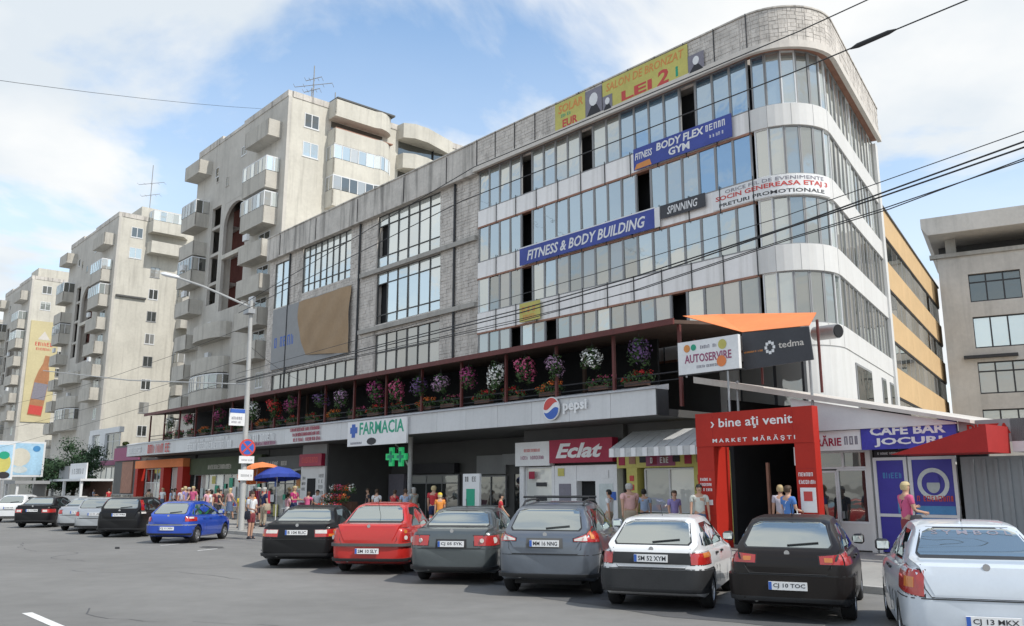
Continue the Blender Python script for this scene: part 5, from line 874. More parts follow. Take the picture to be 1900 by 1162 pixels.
# ---------------------------------------------------------------- cars
def ip(tab, y):
    if y <= tab[0][0]: return tab[0][1]
    for i in range(len(tab) - 1):
        (a, p), (c, q) = tab[i], tab[i + 1]
        if y <= c:
            h = c - a; t = (y - a) / h; d = (q - p) / h
            def sl(k):
                if k == 0 or k == len(tab) - 1: j = min(k, len(tab) - 2); return (tab[j + 1][1] - tab[j][1]) / (tab[j + 1][0] - tab[j][0])
                u = (tab[k][1] - tab[k - 1][1]) / (tab[k][0] - tab[k - 1][0]); v = (tab[k + 1][1] - tab[k][1]) / (tab[k + 1][0] - tab[k][0])
                return 0 if u * v <= 0 else 2 * u * v / (u + v)
            m0, m1 = sl(i), sl(i + 1); t2, t3 = t * t, t * t * t
            return (2 * t3 - 3 * t2 + 1) * p + (t3 - 2 * t2 + t) * h * m0 + (-2 * t3 + 3 * t2) * q + (t3 - t2) * h * m1
    return tab[-1][1]
SHAPES = dict(
 hatch=dict(L=4.05, W=1.69, H=1.41, ra=.72, wb=2.52, rw=.29,
  ZR=[(0, .74), (.03, .90), (.07, .95), (.12, .985), (.55, 1.29), (.66, 1.345), (.82, 1.385), (1.6, 1.41), (2.05, 1.385), (2.3, 1.33), (3.02, .98), (3.2, .935), (3.75, .80), (3.98, .66), (4.05, .5)],
  ZT=[(0, .70), (.05, .86), (.12, .905), (1.5, .90), (3.0, .875), (3.7, .76), (3.98, .6), (4.05, .45)],
  HW=[(0, .64), (.03, .715), (.1, .775), (.22, .815), (.5, .842), (1.3, .845), (3, .835), (3.7, .78), (3.95, .66), (4.05, .5)], HR=[(0, .6), (.1, .69), (.6, .585), (1.5, .575), (2.2, .55), (3.02, .64), (3.3, .62), (4.05, .35)]),
 sedan=dict(L=4.45, W=1.76, H=1.44, ra=.98, wb=2.66, rw=.305,
  ZR=[(0, .72), (.03, .90), (.06, 1.0), (.11, 1.035), (.5, 1.06), (.62, 1.085), (1.12, 1.34), (1.32, 1.40), (1.95, 1.44), (2.5, 1.41), (2.72, 1.36), (3.42, 1.0), (3.6, .955), (4.15, .82), (4.38, .68), (4.45, .5)],
  ZT=[(0, .68), (.05, .93), (.12, .985), (.6, .975), (1.5, .94), (3.4, .90), (4.05, .79), (4.38, .6), (4.45, .45)],
  HW=[(0, .64), (.03, .725), (.1, .795), (.24, .845), (.6, .872), (1.5, .88), (3.3, .87), (4.05, .81), (4.33, .68), (4.45, .5)], HR=[(0, .6), (.12, .70), (.55, .72), (.66, .70), (1.3, .585), (2, .58), (2.6, .565), (3.42, .66), (3.7, .64), (4.45, .35)]),
 suv=dict(L=4.32, W=1.79, H=1.60, ra=.84, wb=2.63, rw=.345,
  ZR=[(0, .84), (.03, 1.0), (.07, 1.07), (.12, 1.11), (.42, 1.41), (.56, 1.49), (.8, 1.55), (1.7, 1.60), (2.3, 1.56), (2.55, 1.49), (3.2, 1.10), (3.4, 1.05), (4.0, .94), (4.25, .78), (4.32, .55)],
  ZT=[(0, .80), (.06, 1.0), (.14, 1.06), (.8, 1.07), (1.5, 1.02), (3.2, .97), (3.95, .88), (4.25, .68), (4.32, .5)],
  HW=[(0, .65), (.04, .75), (.12, .825), (.26, .872), (.5, .893), (1.5, .895), (3.2, .885), (3.95, .82), (4.22, .68), (4.32, .5)], HR=[(0, .6), (.1, .72), (.55, .63), (1.5, .62), (2.4, .58), (3.2, .68), (3.5, .66), (4.32, .35)]),
 wagon=dict(L=4.4, W=1.72, H=1.47, ra=.88, wb=2.6, rw=.30,
  ZR=[(0, .78), (.03, .95), (.06, 1.0), (.1, 1.04), (.36, 1.36), (.46, 1.42), (.7, 1.455), (1.8, 1.47), (2.4, 1.44), (2.65, 1.37), (3.35, 1.0), (3.55, .95), (4.1, .82), (4.33, .66), (4.4, .5)],
  ZT=[(0, .72), (.05, .91), (.12, .95), (1.5, .93), (3.3, .89), (4.0, .78), (4.33, .6), (4.4, .45)],
  HW=[(0, .66), (.03, .735), (.1, .79), (.22, .83), (.6, .857), (1.5, .86), (3.3, .85), (4.0, .8), (4.28, .66), (4.4, .5)], HR=[(0, .62), (.1, .72), (.4, .64), (1.5, .60), (2.5, .57), (3.35, .65), (3.6, .62), (4.4, .35)]))
SHAPES['logan'] = dict(SHAPES['sedan']); SHAPES['logan'].update(H=1.52, ZR=[(y, z + (.08 if .9 < y < 3.0 else .03)) for y, z in SHAPES['sedan']['ZR']])
CARG = {}
def car_paint(nm, c, fl_=.0): return mat('paint_' + nm, c, .3, .04, 3, spec=.4, coat=.75, metal=fl_)
def car(label, s, d, head, shape, paint, plate='CJ 09 MKB', L=None, W=None, H=None, lamp='std', rails=False, trim=False, seed=0, cat='car', dark_bumper=False, sticker=None, wiper=True, stripe=None):
    q = SHAPES[shape]; r_ = random.Random(seed); L = L or q['L']; kx = (W or q['W']) / q['W']; ky = L / q['L']; kz = (H or q['H']) / q['H']
    T3_ = lambda tb, k: [(y * ky, v * k) for y, v in tb]; ZR, ZT, HW, HR = T3_(q['ZR'], kz), T3_(q['ZT'], kz), T3_(q['HW'], kx), T3_(q['HR'], kx); ra, wb, rw = q['ra'] * ky, q['wb'] * ky, q['rw'] * (1 if shape != 'suv' else 1)
    rz = -rad(head); p = P(s, d) - Vector((math.sin(rad(head)), math.cos(rad(head)), 0)) * ra; F0 = FRM(p, rz); c = F0 @ Vector((0, L / 2, 0)); T = thing('parked_car', label, cat, c, rz, 'cars parked along the kerb'); F = F0
    Ra = rw + .055; axl = (ra, ra + wb); ys = {0, .012, .03, .06, .1, .15, L, L - .02, L - .06, L - .12, L - .2}
    ys |= {L * i / 34 for i in range(1, 34)} | {round(y * ky, 4) for y, _ in q['ZR']}
    for a in axl: ys |= {a + Ra * math.cos(math.pi * i / 10) for i in range(11)} | {a - Ra - .004, a + Ra + .004}
    ys = sorted(ys); ys = [y for i, y in enumerate(ys) if i == 0 or y - ys[i - 1] > .003]; zb0 = .19 if shape != 'suv' else .24
    def section(y):
        w, zt, zr, hr = ip(HW, y), ip(ZT, y), ip(ZR, y), ip(HR, y); e = min(y, L - y); zb = zb0 + .10 * max(0, 1 - e / .5) ** 2; zr = max(zr, zt + .012); hr = min(hr, w - .1); g = zr - zt; a = zt - zb
        P_ = [(0, zb), (w * .55, zb), (w - .09, zb), (w - .03, zb + .05), (w - .006, zb + .28 * a), (w, zb + .52 * a), (w - .008, zb + .70 * a), (w - .026, zt - .075), (w - .055, zt - .02), (w - .095, zt)]
        e0 = w - .095; P_ += [(e0 + (hr - e0) * .12, zt + .10 * g), (e0 + (hr - e0) * .5 + .014 * min(1, g * 3), zt + .5 * g), (hr + .012, zt + .84 * g), (hr - .022, zt + .935 * g), (hr - .10, zt + .985 * g), (hr * .5, zr - .002), (0, zr)]
        for ax in axl:
            if abs(y - ax) < Ra:
                zc = rw + math.sqrt(Ra * Ra - (y - ax) ** 2); P_ = [(x, max(z, min(zc, zt - .05 - .004 * i)) if i < 8 else z) for i, (x, z) in enumerate(P_)]
        return P_
    rings = []
    for y in ys: h = section(y); rings.append([(x, y, z) for x, z in h] + [(-x, y, z) for x, z in h[-2:0:-1]])
    b = MB(F).loft(rings); body = b.build('body', paint, T, True, ang=32); bt = BVHTree.FromPolygons([F.inverted() @ v for v in b.v], b.f)
    def hit(o, dr):
        h = bt.ray_cast(Vector(o), Vector(dr)); return (h[0], h[1]) if h[0] is not None else (None, None)
    def patch(name, rows, m, off=.007, parent=None, sm=True):
        """panel lying on the body: rows of (origin, direction) rays; rim closed towards the body"""
        g = []
        for row in rows:
            gr = []
            for o, dr in row:
                h, n = hit(o, dr)
                if h is None: return None
                gr.append((h - Vector(dr).normalized() * off, h + Vector(dr).normalized() * .02))
            g.append(gr)
        nr, nc = len(g), len(g[0]); b = MB(F); pts = [v[0] for gr in g for v in gr]; fs = [(i * nc + j, i * nc + j + 1, (i + 1) * nc + j + 1, (i + 1) * nc + j) for i in range(nr - 1) for j in range(nc - 1)]
        rim = [(0, j) for j in range(nc)] + [(i, nc - 1) for i in range(1, nr)] + [(nr - 1, j) for j in range(nc - 2, -1, -1)] + [(i, 0) for i in range(nr - 2, 0, -1)]; n0 = len(pts); pts += [g[i][j][1] for i, j in rim]; k = len(rim)
        fs += [(rim[i][0] * nc + rim[i][1], n0 + i, n0 + (i + 1) % k, rim[(i + 1) % k][0] * nc + rim[(i + 1) % k][1]) for i in range(k)]
        b.add(pts, fs); return b.build(name, m, parent or T, sm, ang=50)
    yc = .95
    def wrap(name, f0, f1, z0, z1, m, off=.012, nf=12, nz=4, parent=None):
        """panel wrapped round the tail: bearing f (degrees, 0 = straight back, + = right), heights may vary with bearing"""
        rows = []
        for j in range(nz + 1):
            row = []
            for i in range(nf + 1):
                f = f0 + (f1 - f0) * i / nf; t = i / nf; a = z0(t) if callable(z0) else z0; e = z1(t) if callable(z1) else z1; z = a + (e - a) * j / nz; dv = Vector((math.sin(rad(f)), -math.cos(rad(f)), 0)); row.append((Vector((0, yc, z)) + dv * 3, -dv))
            rows.append(row)
        if name == 'tail_lamp':
            off = .007; sr = []
            for j in (0, 1):
                row = []
                for i in range(nf + 1):
                    f = f0 - math.copysign(.8, f1) + (f1 - f0 + math.copysign(1.6, f1)) * i / nf; t = i / nf; a = (z0(t) if callable(z0) else z0) - .012; e = (z1(t) if callable(z1) else z1) + .012; z = a if j == 0 else e; dv = Vector((math.sin(rad(f)), -math.cos(rad(f)), 0)); row.append((Vector((0, yc, z)) + dv * 3, -dv))
                sr.append(row)
            patch('lamp_seal', sr, M['plastic_black'], .003, parent)
        if name == 'lamp_reflector': off = .011
        return patch(name, rows, m, off, parent)
    def back(name, hw, z0, z1, m, off=.008, nz=8, nx=10, xc=0., parent=None):
        rows = []
        for j in range(nz + 1):
            z = z0 + (z1 - z0) * j / nz; w = hw(j / nz) if callable(hw) else hw; rows.append([((xc - w + 2 * w * i / nx, -2, z), (0, 1, 0)) for i in range(nx + 1)])
        return patch(name, rows, m, off, parent)
    # glass
    yb = next(y for y in [i * .005 for i in range(400)] if ip(ZR, y) - ip(ZT, y) > .07); ztop = ip(ZR, yb)
    zg0 = {'hatch': .995, 'sedan': 1.075, 'logan': 1.10, 'suv': 1.125, 'wagon': 1.055}[shape] * kz; zg1 = {'hatch': 1.325, 'sedan': 1.355, 'logan': 1.43, 'suv': 1.475, 'wagon': 1.385}[shape] * kz
    wb0, wb1 = {'hatch': (.60, .49), 'sedan': (.64, .49), 'logan': (.64, .51), 'suv': (.63, .53), 'wagon': (.63, .55)}[shape]
    hwf = lambda t: (wb0 + (wb1 - wb0) * t) * kx - (.06 * max(0, (t - .88) / .12) ** 2) - (.05 * max(0, (.1 - t) / .1) ** 2)
    back('window_seal', lambda t: hwf(t) + .025, zg0 - .018, zg1 + .018, M['plastic_black'], .004); rwn = back('rear_window', hwf, zg0, zg1, G_REAR, .010)
    if wiper and shape != 'sedan' and shape != 'logan':
        h0, _ = hit((0, -2, zg0 + .03), (0, 1, 0)); h1, _ = hit((.42 * kx, -2, zg0 + .07), (0, 1, 0)); MB(F).tube([h0 + Vector((0, -.03, 0)), h1 + Vector((0, -.03, 0))], .010, 5).build('wiper', M['plastic_black'], T)
    def sidewin(poly, m=G_CAR, nm='side_window', off=.006, sides=(1, -1)):
        for sg in sides:
            fr = [hit((sg * 3, y, z), (-sg, 0, 0))[0] for y, z in poly]
            if any(v is None for v in fr): continue
            n = len(fr); cen = hit((sg * 3, sum(y for y, z in poly) / n, sum(z for y, z in poly) / n), (-sg, 0, 0))[0]; o_ = Vector((sg * off, 0, 0)); b = MB(F); pts = [v + o_ for v in fr] + [cen + o_] + [v - o_ * 3 for v in fr]
            b.add(pts, [(i, (i + 1) % n, n) if sg > 0 else ((i + 1) % n, i, n) for i in range(n)] + [(i, n + 1 + i, n + 1 + (i + 1) % n, (i + 1) % n) for i in range(n)]); b.build(nm, m, T)
    ZS = {'hatch': (.945, 1.30), 'sedan': (.995, 1.335), 'logan': (1.0, 1.41), 'suv': (1.09, 1.47), 'wagon': (.98, 1.365)}[shape]; z0, z1 = ZS[0] * kz, ZS[1] * kz
    Ys = {'hatch': (.62, .80, 1.42, 2.32, 2.83), 'sedan': (1.08, 1.28, 1.95, 2.72, 3.2), 'logan': (1.05, 1.28, 1.95, 2.72, 3.2), 'suv': (.75, .84, 1.6, 2.5, 2.98), 'wagon': (1.0, 1.1, 1.8, 2.62, 3.12)}[shape]; yr0, yr1, ym, yf1, yf0 = [y * ky for y in Ys]
    sidewin([(yr0, z0), (ym - .03, z0 - .01), (ym - .03, z1), (yr1 + .05, z1 - .01), (yr1 - .08, z1 - .12)]); sidewin([(ym + .04, z0 - .01), (yf0, z0 - .02), (yf1 + .12, z1 - .07), (yf1, z1 - .015), (ym + .04, z1)])
    if shape in ('wagon', 'hatch', 'suv'):
        a = {'wagon': (.42, .55, .92), 'hatch': (.42, .66, .58), 'suv': (.48, .58, .68)}[shape]; sidewin([(a[0] * ky, z0 + .03), (a[2] * ky, z0 + .01), (a[2] * ky if shape != 'hatch' else .6 * ky, z1 - (.02 if shape != 'hatch' else .14)), (a[1] * ky - (.06 if shape == 'hatch' else 0), z1 - (.04 if shape != 'hatch' else .17))] if shape != 'hatch' else [(.40 * ky, z0 + .03), (.56 * ky, z0 + .01), (.60 * ky, z0 + .2), (.52 * ky, z0 + .16)])
    sidewin([(ym - .025, z0 - .01), (ym + .035, z0 - .01), (ym + .035, z1), (ym - .025, z1)], M['plastic_black'], 'door_pillar', .0065)
    rows = []
    for j in range(7):
        z = (ip(ZR, (q['ZR'][-5][0]) * ky) + .03) + ((1.35 if shape not in ('suv', 'logan') else 1.47) * kz - (ip(ZR, (q['ZR'][-5][0]) * ky) + .03)) * j / 6; w = .64 - .12 * j / 6; rows.append([((w * (2 * i / 8 - 1), L + 2, z), (0, -1, 0)) for i in range(9)])
    patch('windshield', rows, G_CAR, .006)
    # seams, handles, mirrors
    def seam(pl):
        for sg in (1, -1):
            pts = [hit((sg * 3, y, z), (-sg, 0, 0))[0] for y, z in pl]
            if all(v is not None for v in pts): MB(F).tube([v + Vector((sg * .0005, 0, 0)) for v in pts], .007, 4).build('door_seam', M['plastic_black'], T)
    zc = zb0 + .1; seam([(ym, z0 - .04), (ym + .01, .6), (ym, zc + .06)]); seam([(yf0 + .02, z0 - .05), (yf0 + .05, .6), (yf0 - .02, zc + .06)]); seam([(yr0 + .12, z0 - .04), (max(ra + Ra + .05, yr0 + .12), .62), (ra + Ra + .1, zc + .08)])
    for sg in (1, -1):
        for y in (ym - .18, yf1 + .05 - .55):
            h, _ = hit((sg * 3, y, z0 - .13), (-sg, 0, 0))
            if h is not None: MB(F).box(h.x - .01, h.x + sg * .028, y - .09, y + .09, z0 - .145, z0 - .115).build('door_handle', paint if not trim else M['plastic_black'], T)
        h, _ = hit((sg * 3, yf0 - .12, z0 + .02), (-sg, 0, 0))
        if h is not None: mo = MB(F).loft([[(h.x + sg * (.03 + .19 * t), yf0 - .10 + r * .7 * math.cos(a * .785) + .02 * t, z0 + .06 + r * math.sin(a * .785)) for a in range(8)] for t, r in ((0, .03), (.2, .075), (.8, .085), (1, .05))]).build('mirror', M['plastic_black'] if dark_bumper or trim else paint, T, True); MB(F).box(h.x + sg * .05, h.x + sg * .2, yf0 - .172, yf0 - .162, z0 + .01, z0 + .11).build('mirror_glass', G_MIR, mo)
    # tail: bumper, lamps, plate, lid seams, badge
    zb = zb0 + .12; bz = {'hatch': .62, 'sedan': .66, 'logan': .62, 'suv': .70, 'wagon': .62}[shape] * kz
    wrap('rear_bumper', -78, 78, zb, lambda t: bz, M['plastic_black'] if dark_bumper else paint, .045, 30, 6); wrap('bumper_lower', -58, 58, zb - .03, zb + .035, M['plastic_black'], .052, 20, 2)
    wrap('bumper_gap', -74, 74, bz + .004, bz + .016, M['plastic_black'], .006, 26, 1)
    lp_ = lambda nm, f0, f1, a, e, m, off=.014, **k: [wrap(nm, sg * f0, sg * f1, a, e, m, off, **k) for sg in (1, -1)]
    def rlamp(f, z, r, m='lamp_clear'):
        dv = Vector((math.sin(rad(f)), -math.cos(rad(f)), 0)); h, _ = hit(Vector((0, yc, z)) + dv * 3, -dv)
        if h is not None: MB(F).tube([h + dv * .0, h + dv * .024], r, 12).build('lamp_reflector', M[m], T)
    for sg in (1, -1):
        if lamp == 'tall':      o = wrap('tail_lamp', sg * 46, sg * 60, .98 * kz, 1.36 * kz, M['lamp_red'], .016); o2 = wrap('tail_lamp', sg * 44, sg * 62, .86 * kz, .975 * kz, M['lamp_clear'], .014)
        elif lamp == 'wide':    wrap('tail_lamp', sg * 25, sg * 66, .70 * kz, .86 * kz, M['lamp_red'], .016); wrap('lamp_reflector', sg * 27, sg * 36, .735 * kz, .83 * kz, M['lamp_clear'], .02)
        elif lamp == 'bmw':     wrap('tail_lamp', sg * 25, sg * 70, lambda t: .72 + .02 * t, lambda t: .88 + .04 * t, M['lamp_red'], .016); wrap('lamp_reflector', sg * 25.5, sg * 38, .80, .88, M['lamp_clear'], .02); wrap('lamp_reflector', sg * 40, sg * 60, .735, .79, M['lamp_amber'], .02)
        elif lamp == 'logan':   wrap('tail_lamp', sg * 40, sg * 68, .70, .98, M['lamp_red'], .016); rlamp(sg * 45, .78, .045); rlamp(sg * 45, .91, .04, 'lamp_amber')
        elif lamp == 'jetta':
            wrap('tail_lamp', sg * 26, sg * 66, .74, .93, M['lamp_red'], .016); rlamp(sg * 33, .835, .042); rlamp(sg * 48, .84, .058)
        elif lamp == 'suv':     wrap('tail_lamp', sg * 29, sg * 66, lambda t: .94 - .03 * t, lambda t: .98 + .20 * min(1, t * 1.4), M['lamp_red'], .018); wrap('lamp_reflector', sg * 29.5, sg * 40, .95, lambda t: .975 + .07 * t, M['lamp_clear'], .022); wrap('lamp_reflector', sg * 44, sg * 50, .98, 1.10, M['lamp_amber'], .022)
        elif lamp == 'astra':   wrap('tail_lamp', sg * 33, sg * 66, .70, .87, M['lamp_red'], .018); wrap('lamp_reflector', sg * 45, sg * 66, .80, .868, M['lamp_amber'], .021)
        elif lamp == 'ibiza':   wrap('tail_lamp', sg * 25, sg * 40.5, lambda t: .80, lambda t: .91 + .03 * t, M['lamp_red'], .016); wrap('tail_lamp', sg * 42, sg * 68, .79, lambda t: .94 + .02 * t, M['lamp_red'], .016); wrap('lamp_reflector', sg * 28, sg * 33, .83, .89, M['lamp_amber'], .02)
        elif lamp == 'thalia':  wrap('tail_lamp', sg * 34, sg * 64, lambda t: .70 + .06 * t, lambda t: .97 + .03 * t, M['lamp_red'], .018); wrap('lamp_reflector', sg * 39, sg * 48, .79, .90, M['lamp_amber'], .022)
        else:                   wrap('tail_lamp', sg * 33, sg * 64, .74 * kz, .90 * kz, M['lamp_red'], .016); wrap('lamp_reflector', sg * 40, sg * 52, .83 * kz, .885 * kz, M['lamp_clear'], .02)
        rows = [[((sg * (.42 + .32 * i / 5), L + 2, .64 + .12 * j / 3), (0, -1, 0)) for i in range(6)] for j in range(4)]; patch('headlight', rows, M['lamp_clear'], .01)
    pz = {'hatch': .78, 'logan': .48, 'bmw': .80}.get(shape, .8)
    if lamp in ('bmw',): pz = .82
    elif lamp in ('logan', 'ibiza'): pz = .50
    elif lamp == 'thalia': pz = .47
    elif lamp == 'jetta': pz = .77
    elif lamp == 'suv': pz = .90
    elif lamp == 'astra': pz = .785
    elif lamp == 'blue': pz = .50
    elif lamp == 'tall': pz = .84
    if lamp == 'astra': wrap('plate_panel', -32.5, 32.5, .70, .87, M['plastic_black'], .010)
    if lamp == 'jetta': wrap('plate_panel', -18, 18, .69, .86, M['plastic_black'], .008)
    if lamp == 'suv': wrap('plate_panel', -19, 19, .82, .99, M['dark_grey'], .008)
    h, _ = hit((0, -2, pz), (0, 1, 0)); py = h.y - (.065 if pz < .65 else .028); pl = MB(F).box(-.26, .26, py - .008, py + .03, pz - .055, pz + .055).build('number_plate', M['sign_white'], T); MB(F).box(-.258, -.215, py - .0095, py - .0081, pz - .053, pz + .053).build('euro_band', M['print_blue'], pl); text(pl, F, plate, -.195, .235, pz - .035, pz + .035, py - .008, M['print_black'], .015, 0, 'characters', .002)
    lw = {'hatch': .60, 'suv': .66}.get(shape, .66) * kx; zl = bz + .015
    def tail_line(pts, nm='lid_seam', rr=.007):
        v = [hit((x, -2, z), (0, 1, 0))[0] for x, z in pts]
        if all(k is not None for k in v): MB(F).tube(v, rr, 4).build(nm, M['plastic_black'], T)
    tail_line([(-lw, zg0 - .06), (-lw + .02, zl + .1), (-lw + .08, zl + .01), (lw - .08, zl + .01), (lw - .02, zl + .1), (lw, zg0 - .06)])
    if lamp != 'std': 
        hb, _ = hit((0, -2, zg0 - .075), (0, 1, 0)); MB(F).tube([hb + Vector((0, .0, 0)), hb + Vector((0, -.012, 0))], .038, 12).build('badge', M['chrome'], T)
    if stripe: wrap('bumper_strip', -76, 76, stripe[0], stripe[1], M[stripe[2]], .05, 26, 2)
    MB(F).tube([(-.45, .04, zb - .02), (-.45, .3, zb - .02)], .03, 8).build('exhaust', M['steel'], T); MB(F).box(-ip(HW, 1) + .3, ip(HW, 1) - .3, .25, L - .3, .2, .52).build('underbody', M['rubber'], T)
    if rails:
        for sg in (1, -1): pts = [hit((sg * .56, y, 3), (0, 0, -1))[0] for y in (.75, .9, 1.4, 1.9, 2.2)]; MB(F).tube([pts[0]] + [v + Vector((0, 0, .06)) for v in pts[1:-1]] + [pts[-1]], .022, 6).build('roof_rail', M['plastic_black'], T)
        for y in (1.0, 1.85): MB(F).tube([(-.62, y, 1.68), (.62, y, 1.68)], .022, 6).build('roof_bar', M['plastic_black'], T)
    else:
        ha, _ = hit((0, 1.0 * ky if shape != 'sedan' else 1.5, 3), (0, 0, -1)); MB(F).tube([ha, ha + Vector((0, -.12, .18))], .006, 4).build('aerial', M['plastic_black'], T)
    if sticker:
        o = text(T, F, sticker, -.4, .45, zg1 - .06, zg1 - .015, 0, M['print_grey'], .012, name='window_sticker'); Mi = WM[T.name].inverted() @ F; Mj = Mi.inverted()
        for v in o.data.vertices:
            w_ = Mj @ v.co; h, _ = hit((w_.x, -2, w_.z), (0, 1, 0))
            if h is not None: v.co = Mi @ Vector((w_.x, h.y - .013 + w_.y * .2, w_.z))
    # wheels
    tw = .2
    def tyre(b):
        pr = [(rw * .62, -tw / 2), (rw * .9, -tw / 2), (rw, -tw / 2 + .03), (rw, tw / 2 - .03), (rw * .9, tw / 2), (rw * .62, tw / 2)]; b.loft([[(x, r * math.cos(a * .2618), r * math.sin(a * .2618)) for r, x in pr] for a in range(25)], False)
    def rim(b):
        R = rw * .63; b.loft([[(x, r * math.cos(a * .2618), r * math.sin(a * .2618)) for a in range(24)] for r, x in ((R, tw / 2 - .015), (R * .93, tw / 2 - .008), (R * .9, tw / 2 - .05))], False); b.tube([(-.05, 0, 0), (tw / 2 - .01, 0, 0)], R * .26, 12)
        for k in range(7): a = 2 * math.pi * k / 7; u, v = (math.cos(a), math.sin(a)), (-math.sin(a), math.cos(a)); w_ = R * .13; b.hexa([(tw / 2 - .05, u[0] * R * .15 + v[0] * e * w_ * 1.3, u[1] * R * .15 + v[1] * e * w_ * 1.3) for e in (-1, 1)] + [(tw / 2 - .06, u[0] * R * .92 + v[0] * e * w_, u[1] * R * .92 + v[1] * e * w_) for e in (1, -1)] + [(tw / 2 - .018, u[0] * R * .15 + v[0] * e * w_ * 1.3, u[1] * R * .15 + v[1] * e * w_ * 1.3) for e in (-1, 1)] + [(tw / 2 - .02, u[0] * R * .92 + v[0] * e * w_, u[1] * R * .92 + v[1] * e * w_) for e in (1, -1)])
    tm = cmesh(('tyre', rw), tyre, M['rubber'], True); rm = cmesh(('rim', rw), rim, M['alloy'])
    dm = cmesh(('drum', rw), lambda b: b.tube([(-tw / 2 + .02, 0, 0), (.02, 0, 0)], rw * .6, 16), M['plastic_black'])
    for ax in axl:
        for sg in (1, -1):
            x = sg * (ip(HW, ax) - tw / 2 - .012); Mw = F @ Matrix.Translation((x, ax, rw)) @ Matrix.Rotation(0 if sg > 0 else math.pi, 4, 'Z'); w = inst(tm, 'wheel', T, Mw); inst(rm, 'rim', w, Mw); inst(dm, 'brake_drum', w, Mw)
    return T
def dark_paint(nm, c): return mat('paint_' + nm, c, .35, .04, 3, spec=.22, coat=.18)
pt = dict(black=dark_paint('black', (.009, .009, .010)), red=car_paint('red', (.50, .025, .02)), grey=car_paint('grey', (.10, .115, .12), .5), bluegrey=car_paint('blue_grey', (.14, .16, .19), .55), white=car_paint('white', (.72, .73, .74)), blue=car_paint('blue', (.02, .07, .42), .1), silver=car_paint('silver', (.42, .44, .46), .5), pearl=car_paint('pale_blue_white', (.62, .67, .73), .1), brownblack=dark_paint('brown_black', (.015, .012, .011)))
car('white three box saloon with red lamps at the right edge, nearest the camera', 4.25, 10.86, 19, 'sedan', pt['pearl'], 'CJ 13 MKX', L=4.26, W=1.70, H=1.46, lamp='thalia', seed=1, sticker='S Y M B O L', trim=True)
car('black hatchback with red lamps parked between the two white cars', 7.2, 11.9, 24, 'hatch', pt['brownblack'], 'CJ 10 TOC', L=3.95, W=1.70, H=1.44, lamp='ibiza', seed=2)
car('white five door hatchback with dark bumper and black number plate panel', 9.25, 11.35, 21, 'hatch', pt['white'], 'SM 52 XYM', lamp='astra', seed=3, dark_bumper=True, trim=True)
car('blue grey crossover with roof rails beside the white hatchback', 11.7, 11.35, 15, 'suv', pt['bluegrey'], 'MM 16 NNG', lamp='suv', rails=True, seed=4, stripe=(.34, .56, 'dark_grey'))
car('dark grey metallic saloon between the red car and the crossover', 14.5, 11.4, 9, 'sedan', pt['grey'], 'CJ 05 SYK', L=4.55, W=1.78, H=1.46, lamp='jetta', seed=5)
car('bright red saloon with a dark bumper strip', 17.25, 11.15, 6, 'logan', pt['red'], 'SM 10 SLY', L=4.25, W=1.74, lamp='logan', seed=6, stripe=(.60, .66, 'dark_grey'))
car('black saloon beside the red one, tail lamps partly clear', 19.67, 10.65, 2, 'sedan', pt['black'], 'B 104 RUC', L=4.5, W=1.81, H=1.42, lamp='bmw', seed=7)
car('small bright blue hatchback standing free in front of the lamp post', 30.6, 11.55, 5, 'hatch', pt['blue'], 'CJ 11 XEV', L=3.72, W=1.59, H=1.40, lamp='blue', seed=8, stripe=(.60, .63, 'steel'))
car('black estate car with tall lamps beside the blue hatchback', 35.7, 11.55, -3, 'wagon', pt['black'], 'CJ 07 WRB', W=1.74, H=1.50, lamp='tall', seed=9)
car('silver hatchback squeezed left of the black estate', 38.7, 11.5, -5, 'wagon', pt['silver'], 'CJ 03 LMS', L=4.1, W=1.7, H=1.46, lamp='std', seed=10)
car('light silver saloon half hidden behind the silver hatchback', 42.2, 11.8, -7, 'sedan', pt['silver'], 'CJ 04 PNA', lamp='std', seed=11)
car('black saloon with silver wheels second from the left edge', 46.85, 11.1, -6, 'sedan', pt['black'], 'CJ 12 DRM', L=4.3, lamp='wide', seed=12)
car('white hatchback cut off by the left edge of the row', 54.5, 11.6, -8, 'hatch', pt['white'], 'CJ 08 VTR', L=4.1, H=1.48, lamp='std', seed=13)
car('dark red car half hidden behind the white saloon at the right edge', 2.2, 20.5, 60, 'hatch', pt['red'], 'CJ 06 ANB', lamp='std', seed=14)
# ---------------------------------------------------------------- people
def skin_mesh(joints, edges, root, sub=1):
    me = bpy.data.meshes.new('sk'); me.from_pydata([j[0] for j in joints], edges, []); o = bpy.data.objects.new('sk', me); COL.objects.link(o); md = o.modifiers.new('s', 'SKIN'); md.use_smooth_shade = True
    if not me.skin_vertices: bpy.context.view_layer.update()
    for i, j in enumerate(joints):
        r = j[1]; me.skin_vertices[0].data[i].radius = r if isinstance(r, tuple) else (r, r)
    me.skin_vertices[0].data[root].use_root = True; m2 = o.modifiers.new('d', 'SUBSURF'); m2.levels = sub; m2.render_levels = sub; dg = bpy.context.evaluated_depsgraph_get(); dg.update(); r = bpy.data.meshes.new_from_object(o.evaluated_get(dg)); bpy.data.objects.remove(o); bpy.data.meshes.remove(me)
    r.materials.clear(); r.polygons.foreach_set('use_smooth', [True] * len(r.polygons)); return r
POSES = {}
